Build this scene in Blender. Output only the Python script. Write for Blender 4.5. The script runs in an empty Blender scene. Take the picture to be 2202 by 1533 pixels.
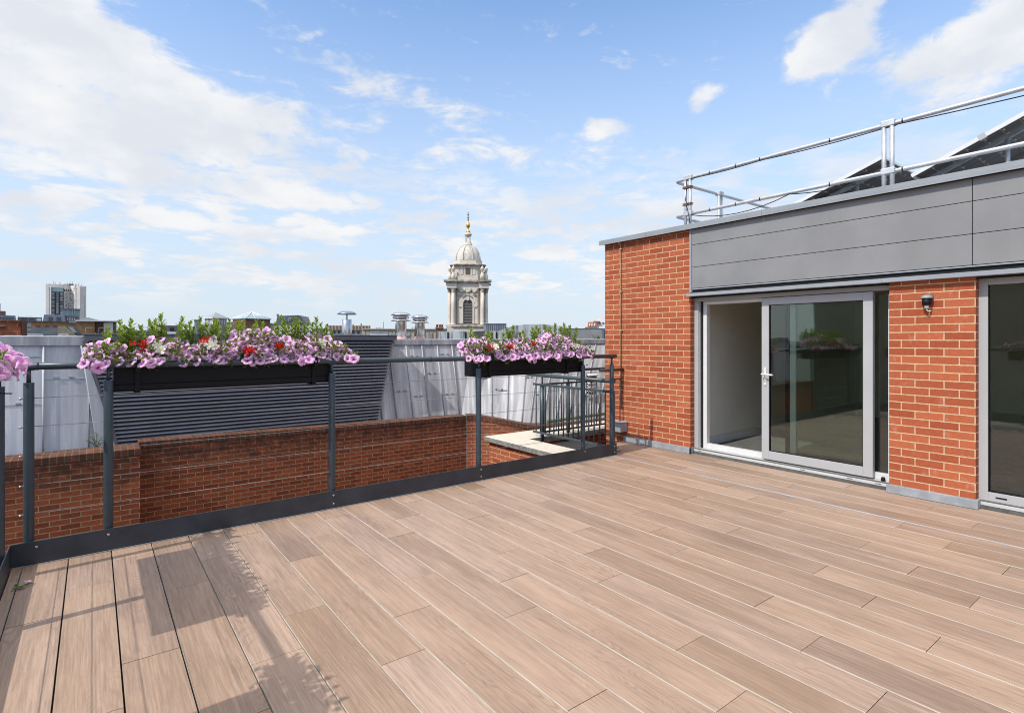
# rooftop terrace: deck, railing with flower troughs, brick building, courtyard walls, lead roofs, skyline
SUN_E=3.0; EXPO=.45; SKY_STR=.15; SKY_SAT=1.06; SKY_VAL=1.32; SKY_TINT=(1.0,1.0,1.0,1); VEIL=.92; VEIL_COL=(3.15,3.65,4.22,1)
CLOUD_A=(3.75,3.9,4.2,1); CLOUD_B=(4.6,4.6,4.62,1); CLOUD_FILL=(8.2,7.9,7.5,1)
import bpy, bmesh, math, random
from mathutils import Vector, Matrix, Euler
R = random.Random(7)
SC = bpy.context.scene
COL = SC.collection
# ---------------------------------------------------------------- survey numbers (metres; camera stands 1.5 m above the deck at the origin)
F, HOR, CX, TH, EYE, GZ = 1182.16, 728.48, 1101.0, 0.650736, 1.5, -20.0
SN, CS = math.sin(TH), math.cos(TH)
def onX(px, py, X):
    T = math.tan(TH + math.atan((px-CX)/F)); Y = X/T; d = X*SN + Y*CS
    return Y, EYE-(py-HOR)*d/F
def onY(px, py, Y):
    T = math.tan(TH + math.atan((px-CX)/F)); X = Y*T; d = X*SN + Y*CS
    return X, EYE-(py-HOR)*d/F
def atd(px, py, d):
    r = (px-CX)/F*d
    return d*SN + r*CS, d*CS - r*SN, EYE-(py-HOR)*d/F
# ---------------------------------------------------------------- object helpers
WORLD = {}
def tag(o, label=None, cat=None, group=None, kind=None):
    if label: o['label'] = label
    if cat: o['category'] = cat
    if group: o['group'] = group
    if kind: o['kind'] = kind
    return o
def thing(name, label, cat, loc=(0,0,0), rotz=0, group=None):
    o = bpy.data.objects.new(name, None); COL.objects.link(o)
    o.empty_display_size = 0.1
    o.location = loc; o.rotation_euler = (0,0,rotz); WORLD[o.name] = Vector(loc) if rotz == 0 else None
    return tag(o, label, cat, group)
class MB:
    def __init__(s): s.v=[]; s.f=[]; s.uv={}; s.mi={}; s.sm=set(); s.col={}
    def face(s, pts, mi=0, uv=None, smooth=False):
        b=len(s.v); s.v += [tuple(p) for p in pts]; s.f.append(tuple(range(b,b+len(pts))))
        i=len(s.f)-1
        if mi: s.mi[i]=mi
        if uv: s.uv[i]=uv
        if smooth: s.sm.add(i)
        return s
    def box(s, x0,x1,y0,y1,z0,z1, mi=0):
        if x1<x0: x0,x1=x1,x0
        if y1<y0: y0,y1=y1,y0
        if z1<z0: z0,z1=z1,z0
        b=len(s.v)
        s.v += [(x0,y0,z0),(x1,y0,z0),(x1,y1,z0),(x0,y1,z0),(x0,y0,z1),(x1,y0,z1),(x1,y1,z1),(x0,y1,z1)]
        for q in ((0,3,2,1),(4,5,6,7),(0,1,5,4),(1,2,6,5),(2,3,7,6),(3,0,4,7)):
            s.f.append(tuple(b+i for i in q))
            if mi: s.mi[len(s.f)-1]=mi
        return s
    def prism(s, bottom, top, mi=0):
        n=len(bottom); b=len(s.v); s.v += [tuple(p) for p in bottom]+[tuple(p) for p in top]
        fs=[tuple(b+i for i in reversed(range(n))), tuple(b+n+i for i in range(n))]
        for i in range(n): j=(i+1)%n; fs.append((b+i,b+j,b+n+j,b+n+i))
        for f in fs:
            s.f.append(f)
            if mi: s.mi[len(s.f)-1]=mi
        return s
    def tube(s, pts, r, n=10, smooth=True, mi=0):
        pts=[Vector(p) for p in pts]; m=len(pts)
        rs = r if isinstance(r,(list,tuple)) else [r]*m
        b=len(s.v); up=None
        for i,p in enumerate(pts):
            if i==0: t=pts[1]-p
            elif i==m-1: t=p-pts[i-1]
            else: t=(pts[i+1]-p).normalized()+(p-pts[i-1]).normalized()
            if t.length<1e-9: t=Vector((0,0,1))
            t.normalize()
            if up is None:
                a=Vector((0,0,1)) if abs(t.z)<.9 else Vector((1,0,0))
                up=(a-t*a.dot(t)).normalized()
            else:
                up=up-t*up.dot(t)
                up=up.normalized() if up.length>1e-6 else t.orthogonal().normalized()
            w=t.cross(up)
            for k in range(n):
                a=2*math.pi*k/n
                s.v.append(tuple(p+(up*math.cos(a)+w*math.sin(a))*rs[i]))
        for i in range(m-1):
            for k in range(n):
                q=(k+1)%n
                s.f.append((b+i*n+k,b+i*n+q,b+(i+1)*n+q,b+(i+1)*n+k))
                if smooth: s.sm.add(len(s.f)-1)
                if mi: s.mi[len(s.f)-1]=mi
        s.f.append(tuple(b+k for k in reversed(range(n)))); s.f.append(tuple(b+(m-1)*n+k for k in range(n)))
        if mi: s.mi[len(s.f)-1]=mi; s.mi[len(s.f)-2]=mi
        return s
    def lathe(s, cx, cy, prof, n=24, rot=0, smooth=True, mi=0, sx=1, sy=1):
        b=len(s.v); m=len(prof)
        for r,z in prof:
            for k in range(n):
                a=rot+2*math.pi*k/n
                s.v.append((cx+r*sx*math.cos(a), cy+r*sy*math.sin(a), z))
        for i in range(m-1):
            for k in range(n):
                q=(k+1)%n
                s.f.append((b+i*n+k,b+i*n+q,b+(i+1)*n+q,b+(i+1)*n+k))
                if smooth: s.sm.add(len(s.f)-1)
                if mi: s.mi[len(s.f)-1]=mi
        s.f.append(tuple(b+k for k in reversed(range(n)))); s.f.append(tuple(b+(m-1)*n+k for k in range(n)))
        return s
    def ball(s, c, r, n=10, mi=0):
        pr=[(max(r*math.sin(math.pi*i/6),1e-4), c[2]-r*math.cos(math.pi*i/6)) for i in range(7)]
        return s.lathe(c[0],c[1],pr,n,mi=mi)
def part(name, mb, mats, parent=None, bevel=0, local=False):
    off=Vector((0,0,0))
    if parent is not None and not local:
        off=WORLD.get(parent.name) or Vector((0,0,0))
    me=bpy.data.meshes.new(name)
    me.from_pydata([(v[0]-off.x,v[1]-off.y,v[2]-off.z) for v in mb.v],[],mb.f)
    if not isinstance(mats,(list,tuple)): mats=[mats]
    for m in mats: me.materials.append(m)
    uvl=me.uv_layers.new(name='UVMap').data
    for p in me.polygons:
        if p.index in mb.mi: p.material_index=mb.mi[p.index]
        if p.index in mb.sm: p.use_smooth=True
        cu=mb.uv.get(p.index); nn=p.normal
        ax=max(range(3), key=lambda i: abs(nn[i]))
        for j,(li,vi) in enumerate(zip(p.loop_indices,p.vertices)):
            if cu: uvl[li].uv=cu[j]; continue
            v=mb.v[vi]
            uvl[li].uv=(v[1],v[2]) if ax==0 else ((v[0],v[2]) if ax==1 else (v[0],v[1]))
    me.validate(); me.update()
    o=bpy.data.objects.new(name, me); COL.objects.link(o)
    if parent is not None: o.parent=parent
    WORLD[o.name]=off
    if bevel:
        b=o.modifiers.new('bevel','BEVEL'); b.width=bevel; b.segments=2; b.limit_method='ANGLE'; b.angle_limit=0.7
    return o
def attr_face(o, name, vals):
    a=o.data.attributes.new(name,'FLOAT','FACE'); a.data.foreach_set('value', vals)
def attr_point(o, name, vals):
    a=o.data.attributes.new(name,'FLOAT','POINT'); a.data.foreach_set('value', vals)
# ---------------------------------------------------------------- materials
def srgb(r,g,b):
    f=lambda c:(c/255/12.92 if c/255<=.04045 else ((c/255+.055)/1.055)**2.4)
    return (f(r),f(g),f(b),1)
class NT:
    def __init__(s, name):
        s.m=bpy.data.materials.new(name); s.m.use_nodes=True; s.t=s.m.node_tree; s.t.nodes.clear()
    def n(s, typ, ins=None, **kw):
        nd=s.t.nodes.new('ShaderNode'+typ)
        for k,v in kw.items(): setattr(nd,k,v)
        for k,v in (ins or {}).items():
            sock=nd.inputs[k]
            if hasattr(v,'is_output'): s.t.links.new(v,sock)
            else: sock.default_value=v
        return nd
    def math(s, op, a, b=0.0, c=None, clamp=False):
        nd=s.t.nodes.new('ShaderNodeMath'); nd.operation=op; nd.use_clamp=clamp
        for i,v in enumerate((a,b) if c is None else (a,b,c)):
            if hasattr(v,'is_output'): s.t.links.new(v,nd.inputs[i])
            else: nd.inputs[i].default_value=v
        return nd.outputs[0]
    def mix(s, fac, a, b, blend='MIX'):
        nd=s.t.nodes.new('ShaderNodeMix'); nd.data_type='RGBA'; nd.blend_type=blend
        for i,v in ((0,fac),(6,a),(7,b)):
            if hasattr(v,'is_output'): s.t.links.new(v,nd.inputs[i])
            else: nd.inputs[i].default_value=v
        return nd.outputs[2]
    def ramp(s, v, lo, hi, a=0.0, b=1.0):
        nd=s.n('MapRange',{0:v,1:lo,2:hi,3:a,4:b}, interpolation_type='SMOOTHSTEP'); return nd.outputs[0]
    def noise(s, vec, scale, detail=4, rough=.55, dist=0):
        return s.n('TexNoise',{'Vector':vec,'Scale':scale,'Detail':detail,'Roughness':rough,'Distortion':dist}).outputs[0]
    def coord(s, which='Object', scale=(1,1,1), loc=(0,0,0)):
        t=s.n('TexCoord'); return s.n('Mapping',{'Vector':t.outputs[which],'Scale':scale,'Location':loc}).outputs[0]
    def out(s, sh): s.t.links.new(sh, s.n('OutputMaterial').inputs[0]); return s.m
    def prin(s, col, rough=.5, metal=0, bump=None, bstr=.3, bdist=.01, **kw):
        ins={'Base Color':col,'Roughness':rough,'Metallic':metal}
        ins.update(kw)
        if bump is not None:
            ins['Normal']=s.n('Bump',{'Height':bump,'Strength':bstr,'Distance':bdist}).outputs[0]
        return s.out(s.n('BsdfPrincipled',ins).outputs[0])
def shade(c,k): return (min(c[0]*k,1),min(c[1]*k,1),min(c[2]*k,1),1)
def M(name, c, rough=.5, metal=0, var=.12, scale=6, stretch=(1,1,1), bump=0, c2=None, spec=.5):
    t=NT(name); co=t.coord('Object',stretch)
    nz=t.noise(co,scale,5,.6); nf=t.ramp(nz,.3,.7)
    col=t.mix(nf, shade(c,1-var), c2 or shade(c,1+var))
    rr=t.math('ADD', t.math('MULTIPLY', nz, .16), rough-.08)
    kw={'Specular IOR Level':spec}
    return t.prin(col, rr, metal, bump=(t.noise(co,scale*6,3) if bump else None), bstr=bump, **kw)
def brick(name, ca, cb, mortar, w=.2235, hgt=.07455, ms=.0048, off=(0,.004), pale=.12, dark=.0, palec=None, stain=None, offs=.5, bstr=.6):
    t=NT(name); tc=t.n('TexCoord')
    uv=t.n('Mapping',{'Vector':tc.outputs['UV'],'Location':(off[0],off[1],0)}).outputs[0]
    wob=t.noise(uv,9,2); 
    uv2=t.n('VectorMath',{0:uv,1:t.n('Combine' 'XYZ',{0:t.math('MULTIPLY',t.math('SUBTRACT',wob,.5),.004),1:t.math('MULTIPLY',t.math('SUBTRACT',t.noise(uv,14,2),.5),.005)}).outputs[0]},operation='ADD').outputs[0]
    b=t.n('TexBrick',{'Vector':uv2,'Color1':(0,0,0,1),'Color2':(1,1,1,1),'Mortar':(0,0,0,1),'Scale':1,'Mortar Size':ms,'Mortar Smooth':.12,'Bias':0,'Brick Width':w,'Row Height':hgt},offset=offs,offset_frequency=2,squash=1)
    rnd=t.n('SeparateColor',{0:b.outputs[0]}).outputs[0]
    n1=t.noise(uv,28,5,.65); n2=t.noise(uv,5,3); n3=t.noise(uv,110,3)
    v=t.math('ADD', t.math('MULTIPLY',rnd,.75), t.math('MULTIPLY',t.math('SUBTRACT',n1,.5),1.0))
    col=t.mix(t.math('MULTIPLY',v,1,clamp=True), ca, cb)
    col=t.mix(t.math('MULTIPLY',t.ramp(n3,.55,.75),.35), col, shade(ca,.6))
    if pale:
        pf=t.math('MULTIPLY',t.ramp(t.noise(uv,7,6,.7,.5),.56,.72), t.math('MULTIPLY',rnd,pale*4,clamp=True))
        col=t.mix(t.math('MULTIPLY',pf,.55), col, palec or (.55,.40,.34,1))
    mcol=t.mix(t.ramp(n1,.3,.7), shade(mortar,.82), shade(mortar,1.1))
    col=t.mix(b.outputs[1], col, mcol)
    if stain:
        sep=t.n('SeparateXYZ',{0:tc.outputs['UV']})
        sf=t.math('MULTIPLY', t.ramp(t.math('ADD',sep.outputs[1],t.math('MULTIPLY',t.math('SUBTRACT',n2,.5),.5)), stain[0], stain[1]), stain[2])
        sf=t.math('MULTIPLY',sf,t.ramp(t.noise(uv,11,5,.7),.3,.62),clamp=True)
        col=t.mix(sf, col, stain[3])
    hgtv=t.math('ADD', t.math('MULTIPLY',b.outputs[1],-1.0), t.math('MULTIPLY',n3,.35))
    return t.prin(col, .88, 0, bump=hgtv, bstr=bstr, bdist=.006, **{'Specular IOR Level':.2})
MAT={}
MAT['brick_new']=brick('red_brick_cream_mortar',(.29,.068,.030,1),(.44,.130,.057,1),(.58,.425,.27,1),off=(.066,.004),pale=.20)
MAT['brick_old']=brick('weathered_brick',(.20,.052,.024,1),(.42,.115,.046,1),(.40,.28,.17,1),w=.170,hgt=.0565,ms=.0045,off=(.02,.03),pale=.10,palec=(.33,.22,.17,1),
    stain=(-.25,.2,.8,(.05,.034,.026,1)))
MAT['brick_new2']=brick('mid_weathered_brick',(.30,.075,.035,1),(.44,.13,.062,1),(.50,.36,.22,1),w=.170,hgt=.0565,ms=.0045,off=(.0,.03),pale=.2,stain=(-.5,.2,.5,(.06,.04,.03,1)))
MAT['brick_edge']=brick('weathered_brick_on_edge',(.11,.043,.025,1),(.25,.082,.042,1),(.20,.16,.11,1),w=.060,hgt=.28,off=(0,-.05),pale=.15,palec=(.2,.17,.13,1),offs=0,
    stain=(-1,0,.55,(.045,.034,.028,1)))
MAT['brick_far']=brick('tan_brick',(.22,.12,.055,1),(.33,.19,.09,1),(.3,.22,.14,1),pale=.1)
MAT['brick_chim']=brick('chimney_brick',(.20,.055,.026,1),(.38,.11,.05,1),(.4,.28,.17,1),w=.27,hgt=.085,off=(0,.02),pale=.1)
MAT['rail']=M('blue_grey_paint',(.038,.056,.070,1),.38,0,.10,14,spec=.5)
MAT['rail2']=M('blue_grey_paint_lighter',(.050,.070,.082,1),.4,0,.10,14)
MAT['toe']=M('charcoal_paint',(.028,.033,.043,1),.42,0,.25,5)
MAT['brown_rail']=M('dark_brown_coated_steel',(.045,.034,.030,1),.4)
MAT['black']=M('black_plastic',(.0055,.0055,.0065,1),.55,0,.2,40,bump=.12,spec=.25)
MAT['blackgap']=M('black_recess',(.006,.006,.006,1),.9)
MAT['steel']=M('stainless_steel',(.58,.57,.55,1),.28,1,.10,5,(1,1,.3))
MAT['galv']=M('galvanised_tube',(.50,.51,.53,1),.5,.55,.10,9)
MAT['cable']=M('wire_rope',(.26,.25,.24,1),.65,.2)
MAT['alu']=M('grey_powder_coat_frame',(.38,.383,.39,1),.42,0,.03,3)
MAT['sill']=M('pale_aluminium_sill',(.47,.475,.48,1),.4,.0,.05,4)
MAT['white']=M('white_gloss_paint',(.62,.62,.61,1),.3,0,.03)
MAT['trim']=M('grey_trim_coat',(.265,.285,.315,1),.42,0,.05,3)
MAT['coping']=M('coping_aluminium',(.25,.27,.29,1),.45,0,.06,3)
def clad_mat():
    t=NT('matt_grey_cladding'); co=t.coord('Object',(1,1,1))
    n1=t.noise(co,2.2,4); n2=t.noise(t.coord('Object',(1,9,.5)),3,4)
    c=t.mix(t.ramp(n1,.3,.7),(.195,.197,.20,1),(.225,.227,.23,1))
    c=t.mix(t.math('MULTIPLY',t.ramp(n2,.55,.8),.15),c,(.27,.27,.27,1))
    return t.prin(c,.5,0,bump=t.noise(co,1.1,2),bstr=.12,bdist=.02)
MAT['clad']=clad_mat()
MAT['flash']=M('lead_flashing',(.27,.29,.31,1),.55,0,.15,9,bump=.1)
MAT['copper']=M('copper_conduit',(.42,.26,.14,1),.5,.25,.15,20)
MAT['stone']=M('pale_paving_stone',(.55,.50,.42,1),.85,0,.06,10,bump=.1)
MAT['stone_edge']=M('grey_rough_stone',(.22,.21,.195,1),.9,0,.35,22,bump=.5)
MAT['felt']=M('roof_felt',(.035,.034,.033,1),.95,0,.4,30,bump=.4)
MAT['wood']=None
def lead_mat(name, base, dark, lite):
    t=NT(name); co=t.coord('UV',(1,.07,1)); c3=t.coord('Object')
    st=t.noise(co,5.5,6,.65); sp=t.noise(c3,24,4,.7); bl=t.noise(c3,1.3,3)
    col=t.mix(t.ramp(st,.35,.68),dark,base)
    col=t.mix(t.math('MULTIPLY',t.ramp(t.noise(co,11,5,.7),.55,.72),.8),col,lite)
    col=t.mix(t.math('MULTIPLY',t.ramp(sp,.60,.74),.5),col,shade(dark,.6))
    col=t.mix(t.math('MULTIPLY',t.ramp(bl,.4,.7),.12),col,lite)
    return t.prin(col,t.math('ADD',t.math('MULTIPLY',st,.25),.38),.0,bump=t.math('ADD',bl,t.math('MULTIPLY',sp,.05)),bstr=.15,bdist=.02)
MAT['lead']=lead_mat('weathered_lead',(.54,.54,.555,1),(.25,.255,.27,1),(.70,.70,.70,1))
MAT['lead2']=lead_mat('pale_weathered_lead',(.66,.68,.72,1),(.42,.44,.475,1),(.76,.78,.81,1))
MAT['leadcap']=lead_mat('lead_capping',(.44,.455,.48,1),(.24,.25,.27,1),(.56,.57,.58,1))
MAT['louvre']=M('charcoal_louvre',(.15,.155,.185,1),.35,0,.1,4)
MAT['louvretop']=M('louvre_fascia',(.13,.135,.16,1),.45)
MAT['churchstone']=None
def church():
    t=NT('portland_stone'); co=t.coord('Object'); n1=t.noise(co,.9,6,.65); n2=t.noise(t.coord('Object',(1,1,.2)),1.6,6,.7); n3=t.noise(co,6,4)
    c=t.mix(t.ramp(n1,.3,.7),(.50,.45,.38,1),(.62,.565,.49,1))
    c=t.mix(t.math('MULTIPLY',t.ramp(n2,.58,.74),.6),c,(.24,.215,.19,1))
    c=t.mix(t.math('MULTIPLY',t.ramp(n3,.6,.75),.3),c,(.11,.10,.09,1))
    return t.prin(c,.9,0,bump=n3,bstr=.3,bdist=.05)
MAT['churchstone']=church()
def domestone():
    t=NT('weathered_dome_stone'); co=t.coord('Object'); n1=t.noise(co,1.1,6,.7); n2=t.noise(t.coord('Object',(1,1,.35)),1.9,7,.75); n3=t.noise(co,7,4)
    c=t.mix(t.ramp(n1,.3,.7),(.46,.43,.38,1),(.58,.545,.49,1)); c=t.mix(t.math('MULTIPLY',t.ramp(n2,.50,.66),.75),c,(.16,.15,.14,1)); c=t.mix(t.math('MULTIPLY',t.ramp(n3,.6,.72),.4),c,(.12,.115,.11,1))
    return t.prin(c,.9,0,bump=n3,bstr=.3,bdist=.05)
MAT['dome']=domestone()
def church2():
    t=NT('soot_stained_stone'); co=t.coord('Object'); n1=t.noise(co,1.5,6,.7)
    c=t.mix(t.ramp(n1,.38,.62),(.20,.18,.155,1),(.52,.47,.40,1))
    return t.prin(c,.9,0,bump=n1,bstr=.3,bdist=.05)
MAT['churchdark']=church2()
MAT['gold']=M('gilded_metal',(.72,.46,.12,1),.3,.9,.15,3)
MAT['bronze']=M('dark_bronze',(.12,.09,.06,1),.5,.3)
MAT['slat']=M('grey_timber_louvre',(.11,.105,.10,1),.8)
MAT['conc']=M('pale_concrete',(.66,.62,.58,1),.85,0,.07,.15)
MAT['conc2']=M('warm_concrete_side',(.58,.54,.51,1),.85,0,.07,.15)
MAT['darkclad']=M('dark_curtain_wall',(.07,.075,.085,1),.35,0,.1,.3)
MAT['pane']=M('far_window_glass',(.05,.06,.07,1),.12,0,.3,.5)
MAT['paneblue']=M('blue_glazing',(.20,.30,.34,1),.15,0,.15,1)
MAT['panelite']=M('bright_window',(.36,.38,.38,1),.25,0,.3,.6)
MAT['slate']=M('slate_grey_roof',(.105,.115,.135,1),.6,0,.25,2,(1,1,.3))
MAT['slateblue']=M('blue_grey_zinc',(.22,.25,.30,1),.5,0,.2,1.5,(1,1,.2))
MAT['orangebrick']=M('orange_brick_band',(.34,.18,.085,1),.85,0,.15,2)
MAT['tanclad']=M('tan_ribbed_cladding',(.40,.32,.25,1),.8,0,.12,3,(4,4,.3))
MAT['beige']=M('beige_render',(.38,.34,.28,1),.85,0,.12,.6)
MAT['render']=M('white_render',(.66,.66,.65,1),.8,0,.08,1)
MAT['greyrender']=M('grey_render',(.20,.205,.215,1),.8,0,.15,1.5)
MAT['stonewall']=M('yellow_stock_wall',(.34,.285,.20,1),.9,0,.2,5)
MAT['woodclad']=M('brown_timber_cladding',(.15,.085,.05,1),.8,0,.25,3,(6,6,.3))
MAT['terracotta']=M('terracotta_pot',(.30,.10,.06,1),.8)
MAT['pinkseal']=M('faded_pink_sealant',(.50,.32,.28,1),.7)
MAT['redbrickfar']=M('red_brick_far',(.42,.16,.08,1),.85,0,.15,1)
MAT['soil']=M('potting_soil',(.03,.02,.013,1),.95,0,.4,40,bump=.5)
MAT['stem']=M('green_stem',(.10,.16,.035,1),.6)
MAT['wallpaint']=M('interior_wall_paint',(.76,.72,.62,1),.8,0,.02)
MAT['carpet']=M('grey_carpet',(.10,.10,.092,1),.9,0,.2,12)
MAT['rust']=M('rusty_clamp',(.20,.12,.08,1),.7,.3,.4,40)
MAT['asphalt']=M('city_ground',(.07,.07,.07,1),.9,0,.2,.05)
MAT['bluestrip']=M('pale_blue_strip',(.42,.55,.70,1),.5)
MAT['lamp_on']=None
t=NT('lit_tube'); MAT['lamp_on']=t.out(t.n('Emission',{'Color':(1,.9,.55,1),'Strength':.9}).outputs[0])
def streaked():
    t=NT('streaked_lead_parapet'); co=t.coord('Object',(1,1,.1)); n=t.noise(co,1.1,6,.75); m=t.noise(t.coord('Object'),3,5,.7)
    c=t.mix(t.ramp(n,.44,.58),(.05,.052,.058,1),(.42,.44,.46,1)); c=t.mix(t.math('MULTIPLY',t.ramp(m,.5,.7),.4),c,(.55,.56,.57,1))
    return t.prin(c,.6)
MAT['streak']=streaked()
def glass_mat(name, tint, ior, blk=0):
    t=NT(name); fr=t.n('Fresnel',{'IOR':ior}).outputs[0]
    wob=t.n('Bump',{'Height':t.noise(t.coord('Object'),1.1,2),'Strength':.05,'Distance':.03}).outputs[0]
    tr=t.n('BsdfTransparent',{'Color':tint}).outputs[0]; gl=t.n('BsdfGlossy',{'Color':(1,1,1,1),'Roughness':.0,'Normal':wob}).outputs[0]
    return t.out(t.n('MixShader',{0:fr,1:tr,2:gl}).outputs[0])
MAT['glass']=glass_mat('door_glass',(.84,.91,.85,1),1.68)
def deck_mat():
    t=NT('wood_effect_porcelain'); tc=t.n('TexCoord'); rn=t.n('Attribute',attribute_name='rnd',attribute_type='GEOMETRY').outputs['Fac']
    r2=t.math('FRACT',t.math('MULTIPLY',rn,37.7)); r3=t.math('FRACT',t.math('MULTIPLY',rn,91.3))
    sep=t.n('SeparateXYZ',{0:tc.outputs['Object']})
    def vec(sx,sy,k): return t.n('CombineXYZ',{0:t.math('MULTIPLY',sep.outputs[0],sx),1:t.math('MULTIPLY',sep.outputs[1],sy),2:t.math('MULTIPLY',rn,k)}).outputs[0]
    base=t.noise(vec(5.5,.8,80),1,2,.45,.7)
    rings=t.math('ADD',t.math('MULTIPLY',t.math('SINE',t.math('MULTIPLY',base,210)),.5),.5)
    ringm=t.ramp(t.noise(vec(4,.9,55),1,3),.46,.64)
    fine=t.noise(vec(95,3.0,99),1,6,.75)
    pores=t.noise(vec(210,9,33),1,3,.6)
    patch=t.noise(vec(3.5,.7,21),1,3,.6)
    light=t.mix(r2,(.430,.308,.238,1),(.405,.280,.200,1))
    dark=t.mix(r3,(.205,.140,.105,1),(.240,.158,.100,1))
    f=t.math('ADD',t.math('MULTIPLY',patch,.55),t.math('ADD',t.math('MULTIPLY',fine,.85),t.math('MULTIPLY',rn,.18)))
    col=t.mix(t.ramp(f,.55,1.05),light,dark)
    col=t.mix(t.math('MULTIPLY',t.math('MULTIPLY',t.ramp(rings,.55,.95),ringm),.42),col,(.19,.13,.10,1))
    fl=t.noise(vec(60,1.6,71),1,7,.8)
    col=t.mix(t.math('MULTIPLY',t.ramp(fl,.49,.66),.55),col,(.200,.138,.104,1))
    col=t.mix(t.math('MULTIPLY',t.ramp(pores,.56,.70),.45),col,(.20,.14,.105,1))
    stn=t.ramp(t.noise(t.coord('Object',(1,1,1)),.9,5,.65),.50,.75); col=t.mix(t.math('MULTIPLY',stn,.16),col,(.22,.165,.125,1))
    h=t.math('SUBTRACT',fine,t.math('MULTIPLY',pores,.5))
    return t.prin(col,t.math('ADD',t.math('MULTIPLY',fine,.2),.42),0,bump=h,bstr=.12,bdist=.004,**{'Specular IOR Level':.4})
MAT['deck']=deck_mat()
MAT['deckside']=M('pale_porcelain_body',(.60,.55,.49,1),.8,0,.08)
def leaf_mat(name, a, b, trans=.35):
    t=NT(name); rn=t.n('Attribute',attribute_name='rnd',attribute_type='GEOMETRY').outputs['Fac']
    col=t.mix(rn,a,b)
    p=t.n('BsdfPrincipled',{'Base Color':col,'Roughness':.42,'Specular IOR Level':.4}).outputs[0]
    tl=t.n('BsdfTranslucent',{'Color':t.mix(.5,col,(.25,.36,.03,1))}).outputs[0]
    return t.out(t.n('MixShader',{0:trans,1:p,2:tl}).outputs[0])
MAT['leaf']=leaf_mat('petunia_leaf',(.06,.11,.018,1),(.20,.25,.04,1))
MAT['hebe']=leaf_mat('evergreen_leaf',(.075,.15,.014,1),(.34,.43,.045,1),.42)
MAT['begleaf']=leaf_mat('bronze_green_leaf',(.12,.06,.02,1),(.10,.15,.03,1))
MAT['weed']=leaf_mat('weed_leaf',(.07,.10,.03,1),(.16,.19,.06,1))
def petal_mat(name, core, mid, rim, trans=.4):
    t=NT(name); rd=t.n('Attribute',attribute_name='rad',attribute_type='GEOMETRY').outputs['Fac']
    oi=t.n('ObjectInfo').outputs['Random']
    vein=t.math('MULTIPLY',t.n('Attribute',attribute_name='vein',attribute_type='GEOMETRY').outputs['Fac'],.35)
    c=t.mix(t.ramp(rd,.06,.24),core,mid); c=t.mix(t.ramp(rd,.26,.80),c,rim)
    c=t.mix(vein,c,mid)
    c=t.mix(t.math('MULTIPLY',oi,.45),c,t.mix(.5,c,mid))
    p=t.n('BsdfPrincipled',{'Base Color':c,'Roughness':.55,'Specular IOR Level':.2}).outputs[0]
    tl=t.n('BsdfTranslucent',{'Color':c}).outputs[0]
    return t.out(t.n('MixShader',{0:trans,1:p,2:tl}).outputs[0])
MAT['petal']=petal_mat('pink_petal',(.26,.05,.18,1),(.88,.36,.76,1),(.97,.72,.92,1))
MAT['petalred']=petal_mat('red_petal',(.45,.012,.008,1),(.62,.016,.010,1),(.66,.022,.014,1))
MAT['petalwhite']=petal_mat('white_petal',(.75,.52,.06,1),(.80,.78,.62,1),(.84,.83,.76,1))
# ================================================================ DECK
YT = 4.824            # inner face of the front toe board
x0, pw, PL = -.135, .2365, 1.48
mb=MB(); rn=[]
def plank(xa,xb,ya,yb):
    if xb-xa<.02 or yb-ya<.02: return
    v=R.random(); n0=len(mb.f); z1=R.uniform(-.0012,.0003)
    mb.box(xa,xb,ya,yb,-.02,z1)
    for i,k in enumerate(range(n0,len(mb.f))):
        rn.append(v)
        if i in (3,5): mb.mi[k]=1
for k in range(-2,27):
    xa=max(x0+pw*k+.0040,-.424); xb=min(x0+pw*(k+1)-.0040,6.262)
    ymax=4.818 if (xa+xb)/2<5.30 else 5.40
    yj=2.375+.367*((k-5)%3)-PL*6
    while yj<ymax:
        ya,yb=max(yj+.0015,-4.2),min(yj+PL-.0015,ymax)
        if yb>ya: plank(xa,xb,ya,yb)
        yj+=PL
deck=part('terrace_deck',mb,[MAT['deck'],MAT['deckside']]); attr_face(deck,'rnd',rn); tag(deck,kind='structure')
m=MB().box(-.43,6.30,-4.2,4.83,-.16,-.03).box(5.36,6.20,4.831,5.41,-.16,-.03)
tag(part('sub_deck',m,MAT['blackgap']),kind='structure')
m=MB().box(x0+pw*23-.003,x0+pw*23+.003,-4.1,5.3,-.012,.0015)
tag(part('joint_strip',m,MAT['bluestrip']),'thin pale blue strip lying in a joint of the wood effect deck','joint strip')
# withered sprig
sp=thing('withered_flower','withered petunia sprig dropped on the deck by the toe board corner','fallen flower',(-.35,4.42,.004))
m=MB(); 
for a,l in ((.3,.06),(2.2,.05),(4.0,.055),(5.2,.04)):
    m.tube([(-.35,4.42,.006),(-.35+math.cos(a)*l*.6,4.42+math.sin(a)*l*.6,.022),(-.35+math.cos(a)*l,4.42+math.sin(a)*l,.008)],.003,5)
part('stem',m,MAT['stem'],sp)
m=MB(); rr=[]
for i in range(9):
    a=R.uniform(0,6.28); c=Vector((-.35+R.uniform(-.035,.035),4.42+R.uniform(-.03,.03),.012)); d=Vector((math.cos(a),math.sin(a),.2))*.028; w=Vector((-d.y,d.x,0))*.3
    m.face([c,c+d*.5+w,c+d,c+d*.5-w]); rr.append(R.random())
o=part('leaf',m,MAT['weed'],sp); attr_face(o,'rnd',rr)
m=MB(); c=Vector((-.325,4.44,.02))
m.face([c,c+Vector((.02,.006,.01)),c+Vector((.028,.02,.0)),c+Vector((.008,.022,.008))]).face([c,c+Vector((-.012,.014,.012)),c+Vector((.002,.026,.004)),c+Vector((.008,.02,.008))])
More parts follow.
